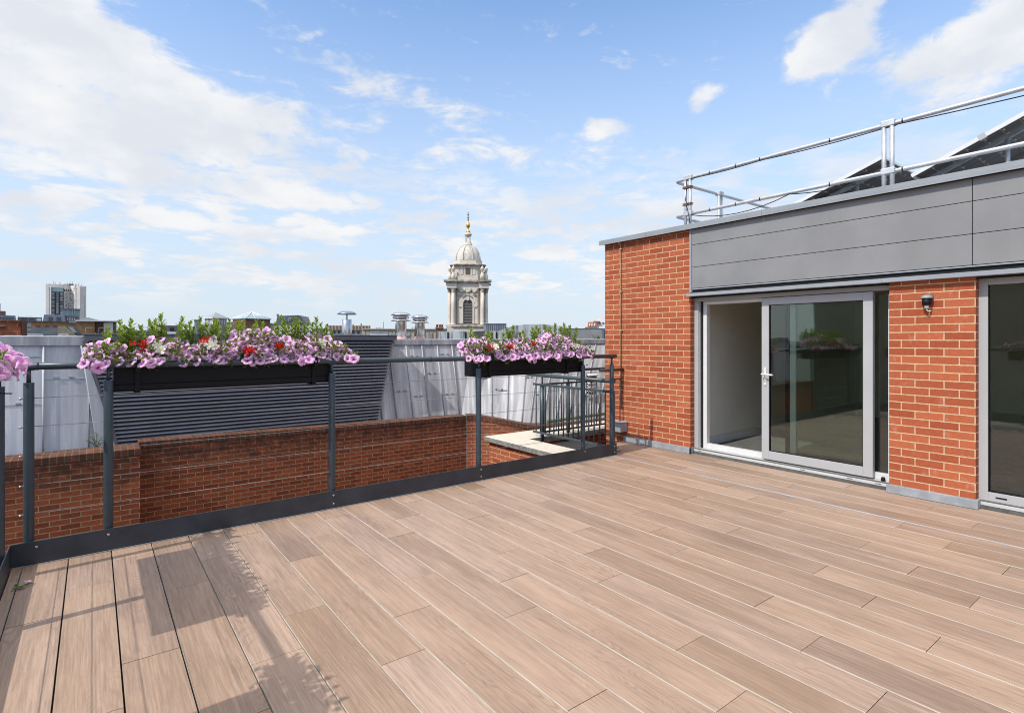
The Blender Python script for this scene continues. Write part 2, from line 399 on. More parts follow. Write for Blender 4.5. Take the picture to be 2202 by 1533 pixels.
o=part('petal',m,MAT['petal'],sp); attr_point(o,'rad',[.6]*len(m.v)); attr_point(o,'vein',[0]*len(m.v))
# ================================================================ FRONT RAILING
YP=4.866                              # post centre line
zr=lambda X: 1.3145-.0074*X
rail=thing('guard_railing','long blue grey tubular guard railing with wire cables along the far deck edge','railing',(2.4,YP,0))
part('top_rail',MB().tube([(x,YP,zr(x)) for x in (-.40,0,1,2,3,4,5.40)],.0245,14),MAT['rail'],rail)
for px in (80,925): 
    X=onY(px,780,YP)[0]; part('rail_collar',MB().tube([(X-.006,YP,zr(X-.006)),(X+.006,YP,zr(X+.006))],.0275,14),MAT['toe'],rail)
posts=[-.343,.085,1.689,3.259,4.803,5.322]
for i,X in enumerate(posts):
    zt=1.208-.0062*(X+.343)
    m=MB().tube([(X,YP,-.02),(X,YP,zt)],.0290 if i<5 else .0275,18)
    p=part('post',m,MAT['rail'],rail,bevel=.002)
    m=MB().tube([(X,YP,zt+.0005),(X,YP,zr(X)-.026)],.0125,12).box(X-.03,X+.03,YP-.012,YP+.012,zr(X)-.0285,zr(X)-.0235)
    part('spigot',m,MAT['rail'],p)
tb=part('toe_board',MB().box(-.43,5.372,YT,YT+.007,.006,.157),MAT['toe'],rail,bevel=.0015)
for X in (-.30,.085,1.689,3.262,4.80,5.335):
    for z in (.118,.045):
        if X<.2 and z<.1: continue
        if X==4.80 and z<.1: continue
        m=MB().tube([(X,YT-.0005,z),(X,YT-.004,z)],[.0085,.007],12)
        part('bolt',m,MAT['steel'],tb)
for X in (1.689,3.262):
    part('joint_plate',MB().box(X-.022,X+.022,YT-.0035,YT-.0006,.09,.096),MAT['toe'],tb)
part('toe_foot',MB().box(-.42,5.37,YT-.006,YT+.012,.0015,.005),MAT['trim'],tb)
for z in (1.102,.912,.718,.521,.328):
    zz=lambda X: z-.006*X
    part('cable',MB().tube([(-.343,YP,zz(-.343)),(5.322,YP,zz(5.322))],.0021,6),MAT['cable'],rail)
    f=MB().ball((-.386,YP,z),.0085,12).tube([(-.386,YP,z),(-.37,YP,z)],.004,8)
    part('cable_fitting',f,MAT['steel'],rail)
part('end_knob',MB().tube([(5.373,YT-.01,.05),(5.43,YT-.01,.048)],[.012,.008],10).ball((5.385,YT-.004,.095),.011),MAT['toe'],rail)
# ================================================================ SIDE RAILING
XS=-.466
side=thing('guard_railing','dark tubular guard railing running down the left side of the deck','railing',(XS,2.2,0))
part('top_rail',MB().tube([(XS,y,zr(-.35)) for y in (-2.4,1,3,4.5)]+[(XS+.005,4.78,zr(-.35)),(XS+.03,4.845,zr(-.35)),(XS+.064,YP-.001,zr(-.35))],.0245,14),MAT['rail'],side)
for y in (4.62,3.80,2.20,0.60,-1.0,-2.3):
    p=part('post',MB().tube([(XS,y,-.02),(XS,y,1.204)],.029,18),MAT['rail'],side,bevel=.002)
    part('spigot',MB().tube([(XS,y,1.2045),(XS,y,zr(-.35)-.026)],.0125,12),MAT['rail'],p)
    if y==4.62: part('cable_tie',MB().tube([(XS-.036,y,1.165),(XS,y-.037,1.168),(XS+.037,y,1.160),(XS+.062,y+.002,1.158)],.004,6),MAT['black'],p)
part('toe_board',MB().box(-.437,-.430,-2.4,YT+.007,-.02,.157),MAT['toe'],side,bevel=.0015)
for z in (1.102,.912,.718,.521,.328):
    part('cable',MB().tube([(XS,4.62,z),(XS,-2.3,z)],.0021,6),MAT['cable'],side)
# ================================================================ PLANTERS
def frame_front(u,v,z): return (u,YP+v,z)
def frame_side(u,v,z): return (XS-v,u,z)
def planter(label,u0,u1,zt,fr,brk):
    h=.188; mid=fr((u0+u1)/2,.17,zt-h)
    t=thing('flower_trough',label,'planter',mid,group='black flower troughs hung on the railing')
    def bx(mb,a0,a1,v0,v1,z0,z1):
        p=fr(a0,v0,z0); q=fr(a1,v1,z1); mb.box(p[0],q[0],p[1],q[1],p[2],q[2])
    m=MB(); zb=zt-h
    bx(m,u0,u1,.043,.050,zb+.055,zt); bx(m,u0,u1,.285,.292,zb,zt); bx(m,u0,u0+.007,.0505,.2845,zb,zt); bx(m,u1-.007,u1,.0505,.2845,zb,zt)
    bx(m,u0+.0075,u1-.0075,.0505,.2845,zb,zb+.007)
    bx(m,u0+.004,u1-.004,.046,.0502,zb+.001,zb+.054)
    part('trough',m,MAT['black'],t,bevel=.002)
    m=MB(); bx(m,u0+.003,u1-.003,.036,.0428,zb+.018,zb+.05); part('rim_strip',m,MAT['black'],t)
    m=MB(); bx(m,u0+.008,u1-.008,.051,.284,zt-.06,zt-.035); part('soil',m,MAT['soil'],t)
    for b in brk:
        m=MB(); zc=zr(0) if fr is frame_side else zr(b)
        bx(m,b-.016,b+.016,.0275,.0355,zb-.004,zc+.03); bx(m,b-.016,b+.016,-.034,.0355,zc+.0302,zc+.036); bx(m,b-.016,b+.016,-.034,-.028,zc-.055,zc+.030)
        bx(m,b-.02,b+.02,.028,.25,zb-.012,zb-.0045)
        part('bracket',m,MAT['black'],t,bevel=.002)
    return t
bL=[onY(297,790,YP-.03)[0],onY(680,790,YP-.03)[0]]; bR=[onY(1060,775,YP-.03)[0],onY(1228,775,YP-.03)[0]]
planter('black flower trough with the longest flower row, hung on the far railing',.115,1.70,zr(.9)-.008,frame_front,bL)
planter('shorter black flower trough hung on the far railing near the brick wall',3.265,4.86,zr(4)-.008,frame_front,bR)
planter('black flower trough on the left side railing beside the deck corner',3.24,4.45,zr(-.3)-.008,frame_side,[3.5,4.2])
planter('black flower trough on the left side railing nearest the camera',1.15,2.46,zr(-.3)-.008,frame_side,[1.4,2.2])
# ---------------------------------------------------------------- flower meshes
def flower_mesh(seed, rad=.0435):
    r=random.Random(seed); n=30; rings=[(.10,-.034),(.26,-.012),(.55,-.001),(.82,.003),(1.0,-.004)]
    v=[(0,0,-.036)]; rd=[0.0]; vn=[0]; f=[]
    tilt=[r.uniform(-.10,.10) for _ in range(5)]; sz=[r.uniform(.93,1.07) for _ in range(5)]; ph=r.uniform(0,6.28); cup=r.uniform(-.006,.010)
    for q,(rr,z) in enumerate(rings):
        for k in range(n):
            a=2*math.pi*k/n; lob=(k*5/n)%1; li=int(k*5/n)%5; b=abs(math.sin(math.pi*lob))
            m=rr*(1-(.17*(1-b**.55) if rr>.5 else 0)*rr)*(sz[li] if rr>.4 else 1)*rad
            zz=z+(tilt[li]*b*.10*rr*rr if rr>.5 else 0)+cup*rr*rr*(rr>.4)+.0022*math.sin(k*1.9+ph)*rr*rr-(.006*(1-b) if rr>.7 else 0)
            v.append((m*math.cos(a),m*math.sin(a),zz)); rd.append(rr); vn.append(1.0 if (abs(lob-.5)<.12 and rr<.9) else 0)
    for k in range(n): f.append((0,1+k,1+(k+1)%n))
    for q in range(len(rings)-1):
        for k in range(n):
            j=(k+1)%n; a=1+q*n; f.append((a+k,a+n+k,a+n+j,a+j))
    b=len(v)
    for rr,z in ((.012,-.020),(.0055,-.040),(.0035,-.058)):
        for k in range(8): v.append((rr*math.cos(k*.785),rr*math.sin(k*.785),z)); rd.append(.75); vn.append(0)
    for q in range(2):
        for k in range(8): j=(k+1)%8; f.append((b+q*8+k,b+q*8+j,b+q*8+8+j,b+q*8+8+k))
    me=bpy.data.meshes.new('flower'); me.from_pydata(v,[],f); me.materials.append(MAT['petal'])
    me.polygons.foreach_set('use_smooth',[True]*len(f))
    a=me.attributes.new('rad','FLOAT','POINT'); a.data.foreach_set('value',rd)
    a=me.attributes.new('vein','FLOAT','POINT'); a.data.foreach_set('value',vn); me.update(); return me
FM=[flower_mesh(i) for i in range(7)]
def small_flower(seed,mat,rad,np_=4):
    r=random.Random(seed); v=[(0,0,0)]; rd=[0]; f=[]
    for p in range(np_):
        a=2*math.pi*p/np_+r.uniform(-.2,.2); w=.75; L=rad*r.uniform(.85,1.15); b=len(v)
        for aa,l,z in ((-w*.6,.5,.004),(-w*.55,.9,.009),(0,1.06,.006),(w*.55,.9,.009),(w*.6,.5,.004)):
            v.append((math.cos(a+aa)*l*L,math.sin(a+aa)*l*L,z+r.uniform(-.003,.003))); rd.append(l)
        f.append((0,b,b+1,b+2,b+3,b+4))
    b=len(v)
    for i in range(6): v.append((.0045*math.cos(i*1.047),.0045*math.sin(i*1.047),.007)); rd.append(0)
    f.append(tuple(range(b,b+6)))
    me=bpy.data.meshes.new('blossom'); me.from_pydata(v,[],f); me.materials.append(mat); me.polygons.foreach_set('use_smooth',[True]*len(f))
    a=me.attributes.new('rad','FLOAT','POINT'); a.data.foreach_set('value',rd)
    a=me.attributes.new('vein','FLOAT','POINT'); a.data.foreach_set('value',[0]*len(v)); me.update(); return me
REDM=[small_flower(i,MAT['petalred'],.025) for i in range(3)]; WHM=[small_flower(i+9,MAT['petalwhite'],.036,5) for i in range(3)]
def put(me,name,parent,loc,nrm,sc):
    o=bpy.data.objects.new(name,me); COL.objects.link(o); o.parent=parent
    q=Vector(nrm).normalized().to_track_quat('Z','Y'); o.rotation_mode='QUATERNION'
    from mathutils import Quaternion
    o.rotation_quaternion=q@Quaternion((0,0,1),R.uniform(0,6.28)); o.location=loc; o.scale=(sc,)*3
    return o
def leaf(mb,rl,b,d,up,L,W,rv):
    d=Vector(d).normalized(); s=d.cross(Vector(up)); s=s.normalized() if s.length>1e-4 else d.orthogonal().normalized(); n=s.cross(d)
    b=Vector(b); t=b+d*L; m=b+d*L*.5-n*L*.04; l=b+d*L*.46+s*W+n*L*.06; r=b+d*L*.46-s*W+n*L*.06; 
    l2=b+d*L*.8+s*W*.6; r2=b+d*L*.8-s*W*.6
    q=len(mb.v); mb.v+= [tuple(x) for x in (b,m,t,l,r,l2,r2)]
    for f in ((q,q+4,q+1),(q+4,q+6,q+2,q+1),(q+2,q+5,q+3,q+1),(q+3,q,q+1)): mb.f.append(f); rl.append(rv)
def interp(tab,x):
    for (a,b),(c,d) in zip(tab,tab[1:]):
        if a<=x<=c: return b+(d-b)*(x-a)/(c-a)
    return tab[0][1] if x<tab[0][0] else tab[-1][1]
def make_bed(fr,u0,u1,top,zbot,plants,nfl,dirn,group,rnd,sc=1.0,vis=True,hang=()):
    """petunias along a trough. top(u)=height of the flower mass, plants=[(u,label)]"""
    pts=[]; tries=0
    while len(pts)<nfl and tries<9000:
        tries+=1; u=rnd.uniform(u0,u1); zt=top(u); z=rnd.uniform(zbot,zt)
        if zt<zbot: continue
        if any((u-a)**2+(z-b)**2<(.0375*sc)**2 for a,b in pts): continue
        pts.append((u,z))
    pts+=list(hang)
    roots=[]
    for u,lab in plants:
        p=fr(u,.15,zbot-.03); roots.append((u,thing('petunia_plant',lab,'flowering plant',p,group=group),Vector(p)))
    per={i:[] for i in range(len(roots))}
    for pt_ in pts:
        u,z=pt_[:2]; i=min(range(len(roots)),key=lambda k: abs(roots[k][0]-u+rnd.uniform(-.06,.06))); per[i].append(pt_)
    for i,(ru,root,rp) in enumerate(roots):
        st=MB(); lf=MB(); rl=[]
        for u,z,*vx in per[i]:
            zt=max(top(u),zbot+.04); h=(z-zbot)/(zt-zbot+.001); 
            v=-.075+.20*max(h,0)**.8+rnd.uniform(-.02,.05)
            if z<zbot: v=-.06
            if vx: v=vx[0]
            edge=min(1,max(-1,(u-(u0+u1)/2)/((u1-u0)/2)))
            n=Vector(fr(edge*.55+rnd.uniform(-.55,.45)+dirn[0],-1.0+rnd.uniform(-.25,.35)+dirn[1],.55+.40*h+rnd.uniform(-.25,.45)))-Vector(fr(0,0,0))
            if z<zbot: n=Vector(fr(.2,-1,-.1))-Vector(fr(0,0,0))
            n.normalize(); P=Vector(fr(u,v,z))
            put(FM[rnd.randrange(7)],'flower',root,P-rp,n,sc*rnd.uniform(.86,1.12))
            b=P-n*.058*sc; c=Vector(fr(ru+(u-ru)*.4,.13,zbot-.02)); mid=(b+c)/2+Vector((0,0,.02))
            st.tube([c-rp,mid-rp,b-rp],.0026,5)
            for _ in range(5):
                q=b+Vector([rnd.uniform(-.045,.045) for _ in range(3)])+(c-b)*rnd.uniform(-.05,.4); d=Vector([rnd.uniform(-1,1) for _ in range(3)])+n*.9+Vector((0,0,.3))
                leaf(lf,rl,q-rp,d,n+Vector((0,0,.6)),rnd.uniform(.028,.052),rnd.uniform(.009,.016),rnd.random())
        ul=[q[0] for q in per[i]] or [ru]; a,b=min(ul),max(ul)
        for _ in range(int(110+330*(b-a))):
            u=rnd.uniform(a,b); zt=top(u); z=rnd.uniform(zbot-.02,max(zbot,zt-.02)); v=rnd.uniform(-.045,.13)
            d=Vector(fr(rnd.uniform(-1,1),rnd.uniform(-1.2,.4),rnd.uniform(-.3,1)))-Vector(fr(0,0,0))
            leaf(lf,rl,Vector(fr(u,v,z))-rp,d,(0,0,1),rnd.uniform(.03,.055),rnd.uniform(.010,.017),rnd.random())
        part('stem',st,MAT['stem'],root,local=True)
        o=part('foliage',lf,MAT['leaf'],root,local=True); attr_face(o,'rnd',rl)
    return pts
ZB=zr(1)+.005
def prof(tab,Y):
    t=[]
    for px,py in tab:
        x,z=onY(px,py,Y); t.append((x,z))
    return lambda u: interp(t,u)-.028
topL=prof([(168,740),(190,728),(215,724),(250,727),(275,748),(300,745),(320,717),(380,722),(425,738),(450,712),(478,728),(500,716),(525,703),(560,698),(585,702),(610,722),(660,716),(700,716),(735,730),(760,752),(778,772)],4.92)
topR=prof([(980,728),(1000,730),(1028,722),(1060,722),(1085,732),(1130,722),(1160,728),(1185,704),(1205,716),(1235,716),(1258,735),(1275,756),(1288,772)],4.92)
xl=lambda px: onY(px,760,4.84)[0]
rf=random.Random(3)
G1='pink petunias in the longest trough'; G2='pink petunias in the shorter trough'
make_bed(frame_front,xl(178),xl(772),topL,zr(.9)+.012,[
 (xl(215),'pink petunia spilling over the left end of the longest trough'),
 (xl(330),'pink petunia mound above the left bracket of the longest trough'),
 (xl(425),'pink petunia beside the big white begonia in the longest trough'),
 (xl(525),'tallest pink petunia mound in the longest trough, above the red begonia'),
 (xl(620),'pink petunia right of the tallest mound in the longest trough'),
 (xl(720),'pink petunia spilling over the right end of the longest trough')],158,(-.40,0),G1,rf,
 hang=[(xl(212),zr(0)-.02),(xl(325),zr(0)+.002),(xl(648),zr(1)+.0)])
make_bed(frame_front,xl(1002),xl(1280),topR,zr(4)+.004,[
 (xl(1010),'pink petunia hanging off the left end of the shorter trough'),
 (xl(1075),'pink petunia left of centre in the shorter trough, beside the red begonia'),
 (xl(1140),'pink petunia cascading over the middle of the shorter trough'),
 (xl(1190),'tallest pink petunia of the shorter trough'),
 (xl(1250),'pink petunia trailing over the right end of the shorter trough')],158,(-.40,0),G2,rf,sc=.98,
 hang=[(xl(1147),zr(4)-.035),(xl(1135),zr(4)-.012),(xl(1200),zr(4)-.012),(xl(1022),zr(4)-.004)])
tside=lambda u: 1.415+.018*math.sin(u*9)-max(0,(u-4.40))*.5
G3='pink petunias on the left side railing'
make_bed(frame_side,3.2,4.56,tside,zr(-.3)+.006,[
 (4.40,'large pink petunia at the left picture edge, nearest the deck corner'),
 (4.02,'pink petunia next along the side railing from the corner one'),
 (3.62,'pink petunia in the middle of the side railing trough'),
 (3.30,'pink petunia at the near end of the side railing trough')],62,(.45,.15),G3,rf,sc=1.22,hang=[(4.50,zr(0)-.03,-.10),(4.60,zr(0)+.03,-.08),(4.66,zr(0)-.01,-.13),(4.68,zr(0)+.06,-.12),(4.58,zr(0)+.08,-.05),(4.52,zr(0)+.05,-.11),(4.70,zr(0)+.10,-.06),(4.62,zr(0)+.125,-.02),(4.55,zr(0)+.13,.04)])
make_bed(frame_side,1.1,2.62,tside,zr(-.3)+.006,[
 (1.35,'pink petunia at the near end of the closest side trough'),
 (1.80,'pink petunia in the middle of the closest side trough'),
 (2.35,'pink petunia at the far end of the closest side trough')],40,(.3,0),G3,rf,sc=1.2)
# ---------------------------------------------------------------- begonias
def begonia(label,kind,px,py,n,spread,v0):
    X,z=onY(px,py,YP+v0); zb=zr(X)-.03
    root=thing('begonia_plant',label,'flowering plant',(X,YP+v0+.06,zb),group=kind+' begonias among the petunias'); rp=Vector((X,YP+v0+.06,zb))
    lf=MB(); rl=[]; st=MB()
    for i in range(n):
        P=Vector((X+rf.gauss(0,spread),YP+v0+rf.uniform(-.03,.03),z+rf.gauss(0,spread*.8)))
        nn=Vector((rf.uniform(-.6,.4),-1,.3+rf.uniform(-.3,.6)))
        put((REDM if kind=='red' else WHM)[i%3],'blossom',root,P-rp,nn,rf.uniform(.85,1.2))
        st.tube([(0,0,0),tuple((P-rp)*.6+Vector((0,.02,0))),tuple(P-rp-nn.normalized()*.004)],.0022,5)
        for _ in range(3):
            d=Vector((rf.uniform(-1,1),rf.uniform(-1,.2),rf.uniform(-.2,.8)))
            leaf(lf,rl,P-rp+Vector((0,.03,-.02)),d,(0,-.3,1),rf.uniform(.03,.045),rf.uniform(.013,.018),rf.random())
    part('stem',st,MAT['stem'],root,local=True); o=part('foliage',lf,MAT['begleaf'],root,local=True); attr_face(o,'rnd',rl)
begonia('red begonia behind the petunias above the left bracket','red',300,740,5,.016,.03)
begonia('red begonia with bronze leaves left of the big white one','red',440,738,4,.016,-.02)
begonia('largest red begonia, hanging below the tallest petunia mound','red',534,752,9,.018,-.05)
begonia('red begonia under the right half of the longest trough flowers','red',600,744,5,.016,-.03)
begonia('big white begonia with yellow centres left of the tallest mound','white',452,741,5,.015,-.05)
begonia('small white begonia low among the petunias above the left bracket','white',345,752,3,.014,-.03)
begonia('small white begonia near the right end of the longest trough','white',690,738,3,.014,-.03)
begonia('small red begonia near the left end of the shorter trough','red',1050,748,5,.018,-.04)
begonia('dark red begonia left of the middle of the shorter trough','red',1096,744,6,.018,-.04)
begonia('red begonia peeping out in the centre of the shorter trough','red',1150,738,3,.014,-.04)
begonia('white begonia beside the leftmost red one in the shorter trough','white',1064,748,4,.016,-.05)
begonia('white begonia near the right end of the shorter trough','white',1236,746,4,.016,-.05)
# ---------------------------------------------------------------- evergreen sprigs
def shrub(label,stems,group,sc=1.0):
    cx=sum(s[0] for s in stems)/len(stems); v=.17
    X=onY(cx,720,YP+v)[0]; zb=zr(X)-.04; root=thing('evergreen_shrub',label,'shrub',(X,YP+v,zb),group=group); rp=Vector((X,YP+v,zb))
    st=MB(); lf=MB(); rl=[]
    for px,py in stems:
        vv=v+rf.uniform(-.05,.06); x,zt=onY(px,py,YP+vv); b=Vector((X+(x-X)*.6,YP+v,zb)); t=Vector((x,YP+vv,zt-.012)); H=(t-b).length
        bend=Vector((rf.uniform(-.02,.02),rf.uniform(-.02,.02),0))
        pt=lambda k: b.lerp(t,k)+bend*4*k*(1-k)
        st.tube([pt(k/6)-rp for k in range(7)],[.0035-.0003*k for k in range(7)],6)
        n=int(H/.0125); a0=rf.uniform(0,6.28)
        for i in range(2,n+1):
            k=i/n; P=pt(k)-rp; ax=(pt(min(1,k+.02))-pt(max(0,k-.02))).normalized(); a0+=1.57
            for j in range(3 if k<.93 else 4):
                a=a0+j*2.09+rf.uniform(-.35,.35)
                side=Vector((math.cos(a),math.sin(a),0)); up=rf.uniform(.5,1.0)+(k>.9)*.8
                L=sc*rf.uniform(.032,.050)*(1 if k<.93 else .8); leaf(lf,rl,P,side+ax*up,ax,L,L*rf.uniform(.20,.28),min(1,max(0,.15+.75*k*k+rf.uniform(-.25,.25))))
    part('stem',st,MAT['stem'],root,local=True); o=part('foliage',lf,MAT['hebe'],root,local=True); attr_face(o,'rnd',rl)
GS='evergreen sprigs behind the petunias'
for lab,s in (('short evergreen sprig at the left end of the longest trough',[(231,705),(237,716)]),
 ('twin upright evergreen sprigs left of the first red begonia',[(258,690),(268,702),(282,688),(276,706),(289,712)]),
 ('thin single evergreen sprig behind the first red begonia',[(303,702),(309,716)]),
 ('tallest evergreen sprig of the longest trough with its side shoots',[(322,690),(335,688),(346,676),(329,702),(352,700)]),
 ('bushy evergreen above the petunia mound right of the tallest sprig',[(392,684),(409,691),(384,700),(400,700),(416,706),(393,712)]),
 ('evergreen sprig left of the white roof lantern',[(431,682),(444,696),(437,706)]),
 ('evergreen sprigs in front of the white roof lantern',[(461,687),(467,690),(455,703),(472,703)]),
 ('evergreen sprig between the lantern and the pyramid skylight',[(493,688),(488,702)]),
 ('evergreen sprigs in front of the pyramid skylight',[(512,690),(521,692),(552,690),(565,694),(545,700)]),
 ('bushy evergreen at the left end of the dark mansard roof',[(605,679),(592,694),(612,692),(620,702),(598,702)]),
 ('wide evergreen in front of the dark mansard roof',[(635,684),(628,696),(648,694),(642,690),(655,700),(662,694)]),
 ('rightmost evergreen sprigs of the longest trough',[(680,684),(672,696),(690,696),(703,700),(697,708),(713,714)])):
    shrub(lab,s,GS)
for lab,s in (('leftmost evergreen sprig of the shorter trough',[(1013,708),(1020,716)]),
 ('pale evergreen left of centre in the shorter trough',[(1050,712),(1057,716),(1044,720)]),
 ('evergreen sprigs left of the highest petunia bloom of the shorter trough',[(1090,706),(1104,703),(1097,714),(1082,718)]),
 ('evergreen sprigs in the centre of the shorter trough',[(1125,712),(1118,716),(1145,706),(1153,702),(1158,708)]),
 ('evergreen sprigs behind the tallest petunia of the shorter trough',[(1172,701),(1184,704),(1178,710),(1194,698)]),
 ('rightmost evergreen sprigs of the shorter trough',[(1213,697),(1206,704),(1225,702),(1239,707),(1220,708)])):
    shrub(lab,s,GS,1.15)
# ================================================================ BRICK BUILDING ON THE RIGHT
XF=6.202
bld=thing('brick_building','red brick rooftop building with grey cladding band and sliding glass doors','building',(8.5,2,0))
part('brick_wall',MB().box(XF,XF+.20,4.301,5.806,-5,2.93).box(XF+.2005,11.5,5.60,5.806,-5,2.93),MAT['brick_new'],bld)
part('brick_pier',MB().box(XF,XF+.20,1.383,2.047,.0,2.09),MAT['brick_new'],bld)
part('brick_pier',MB().box(XF,XF+.20,-2.2,-.98,.0,2.09),MAT['brick_new'],bld)
part('plinth',MB().box(XF-.036,XF-.0005,1.360,2.062,.0015,.083).box(XF+.0,XF+.06,1.360,1.3825,.0015,.083),MAT['flash'],bld,bevel=.004)
part('plinth',MB().box(XF-.030,XF-.0005,4.285,5.42,.0015,.083).box(XF-.030,XF+.05,4.285,4.3005,.0015,.083),MAT['flash'],bld,bevel=.004)
part('lead_flashing',MB().box(XF-.16,XF-.001,5.36,5.56,.15,.285).box(XF-.17,XF-.001,5.35,5.57,.2855,.295),MAT['flash'],bld,bevel=.006)
# coping, roof, cladding
for a,b in ((5.852,4.965),(4.962,3.30),(3.297,-.6),(-.603,-3.5)):
    part('coping',MB().box(XF-.080,XF+.36,b,a,2.934,2.985).box(XF-.083,XF-.077,b,a,2.914,2.9335).box(XF-.0825,XF-.0805,b,a,2.934,2.984),MAT['coping'],bld,bevel=.002)
part('flat_roof',MB().box(XF+.36,11.5,-3.5,5.80,2.84,2.93),MAT['flash'],bld)
part('cladding_backing',MB().box(XF-.004,XF+.2,-3.5,4.300,2.0955,2.9175),MAT['blackgap'],bld)
for (z0,z1) in ((2.152,2.422),(2.4275,2.711),(2.7165,2.917)):
    for a,b in ((1.4025,4.262),(-3.5,1.3975)):
        part('cladding_panel',MB().box(XF-.026,XF-.0045,a,b,z0,z1),MAT['clad'],bld,bevel=.003)
part('corner_trim',MB().box(XF-.030,XF-.0002,4.2655,4.297,2.099,2.917),MAT['trim'],bld,bevel=.002)
part('drip_rail',MB().box(XF-.022,XF-.0045,-3.5,4.262,2.134,2.147),MAT['trim'],bld,bevel=.001)
part('lintel_trim',MB().box(XF-.072,XF+.02,2.088,4.318,2.047,2.0875).box(XF-.072,XF+.02,-3.5,2.0875,2.0475,2.0885),MAT['trim'],bld,bevel=.002)
part('soffit',MB().box(XF+.0205,XF+.2,2.0475,4.3005,2.035,2.095).box(XF+.0205,XF+.2,-.9795,1.3825,2.035,2.095),MAT['blackgap'],bld)
# room inside
part('interior_wall',MB().box(XF+.205,11.3,4.285,4.42,0,2.5).box(11.3,11.42,-3.4,4.285,0,2.5).box(XF+.2005,11.3,-3.5,-3.4,0,2.5)
     .box(XF+.2005,XF+.22,1.384,2.046,0,2.5).box(XF+.2005,XF+.22,-3.4,-.98,0,2.5),MAT['wallpaint'],bld)
part('interior_floor',MB().box(XF+.06,11.3,-3.4,4.285,-.02,.075),MAT['carpet'],bld)
part('interior_ceiling',MB().box(XF+.2005,11.3,-3.4,4.285,2.36,2.5),MAT['wallpaint'],bld)
part('skirting',MB().box(XF+.26,11.28,4.270,4.2845,.076,.19),MAT['white'],bld)
part('ceiling_light',MB().box(7.2,9.6,1.55,1.62,2.335,2.359),MAT['lamp_on'],bld)
# sliding door, left opening
XD=XF+.085
fr=MB().box(XD,XD+.12,4.238,4.2995,.076,1.985).box(XD,XD+.12,2.05,4.2995,1.9855,2.034).box(XD,XD+.12,2.05,2.075,.076,1.985)
fr.box(XD+.02,XD+.1,4.226,4.2375,.076,1.985)
d1=part('sliding_door',fr,MAT['alu'],bld,bevel=.003)
part('sill',MB().box(XD-.03,XD+.13,2.05,4.2995,.032,.062).box(XD-.012,XD+.13,2.05,4.2995,.0625,.0755),MAT['sill'],d1,bevel=.003)
part('threshold_gap',MB().box(XD+.0,XD+.1,2.05,4.2995,.0015,.0315),MAT['blackgap'],d1)
part('jamb_slot',MB().box(XD+.04,XD+.12,4.205,4.2255,.076,1.985),MAT['blackgap'],d1)
part('inner_frame',MB().box(XD+.055,XD+.125,4.152,4.2045,.0765,1.985).box(XD+.055,XD+.125,3.10,4.1515,1.942,1.985).box(XD+.055,XD+.125,2.0755,4.1515,.0765,.142),MAT['white'],d1,bevel=.004)
part('sash',MB().box(XD-.012,XD+.04,3.292,3.378,.092,1.978).box(XD-.012,XD+.04,2.215,2.305,.092,1.978)
     .box(XD-.012,XD+.04,2.3055,3.2915,.092,.190).box(XD-.012,XD+.04,2.3055,3.2915,1.895,1.978),MAT['alu'],d1,bevel=.003)
part('gasket',MB().box(XD-.002,XD+.03,3.286,3.2918,.190,1.895).box(XD-.002,XD+.03,2.3055,2.312,.190,1.895).box(XD-.002,XD+.03,2.312,3.286,.190,.196).box(XD-.002,XD+.03,2.312,3.286,1.889,1.895),MAT['black'],d1)
part('glass_pane',MB().box(XD+.010,XD+.014,2.305,3.292,.19,1.895),MAT['glass'],d1)
part('glass_pane',MB().box(XD+.085,XD+.089,2.078,3.02,.12,1.95),MAT['glass'],d1)
part('inner_stile',MB().box(XD+.065,XD+.12,3.02,3.085,.142,1.9415).box(XD+.065,XD+.12,2.0755,2.105,.142,1.9415),MAT['white'],d1,bevel=.003)
part('brush_strip',MB().box(XD+.06,XD+.10,3.0855,3.135,.142,1.9415),MAT['black'],d1)
part('sash_stop',MB().tube([(XD+.01,2.13,.0765),(XD+.01,2.13,.115)],[.022,.016],10),MAT['black'],d1,bevel=.002)
for y in (2.9,2.42,2.16,4.2): part('drain_slot',MB().box(XD-.0315,XD-.0295,y-.025,y+.025,.046,.052),MAT['black'],d1)
yh,zh=3.332,1.085
hd=MB().box(XD-.022,XD-.0125,yh-.016,yh+.016,.955,1.165).tube([(XD-.02,yh,zh),(XD-.066,yh,zh)],.009,10)
hd.tube([(XD-.066,yh+.024,zh+.002),(XD-.068,yh-.02,zh),(XD-.068,yh-.115,zh-.004)],[.0105,.0105,.009],10)
part('handle',hd,MAT['white'],d1,bevel=.004)
part('keyhole',MB().tube([(XD-.0225,yh,1.0),(XD-.0245,yh,1.0)],.007,10),MAT['black'],d1)
# second door
def ring(x0,x1,ya,yb,za,zb,wj,wt,wb):
    return MB().box(x0,x1,ya,ya+wj,za,zb).box(x0,x1,yb-wj,yb,za,zb).box(x0,x1,ya+wj,yb-wj,za,za+wb).box(x0,x1,ya+wj,yb-wj,zb-wt,zb)
d2=part('sliding_door',ring(XD,XD+.07,-.978,1.3825,.076,2.034,.066,.058,.074),MAT['alu'],bld,bevel=.003)
part('sill',MB().box(XD-.03,XD+.13,-.978,1.3825,.032,.062).box(XD-.012,XD+.13,-.978,1.3825,.0625,.0755),MAT['sill'],d2,bevel=.003)
part('threshold_gap',MB().box(XD+.0,XD+.1,-.978,1.3825,.0015,.0315),MAT['blackgap'],d2)
part('glass_pane',MB().box(XD+.03,XD+.034,-.912,1.3165,.15,1.976),MAT['glass'],d2)
part('gasket',MB().box(XD+.004,XD+.028,1.3105,1.3163,.15,1.976).box(XD+.004,XD+.028,-.9,1.31,.1505,.156),MAT['black'],d2)
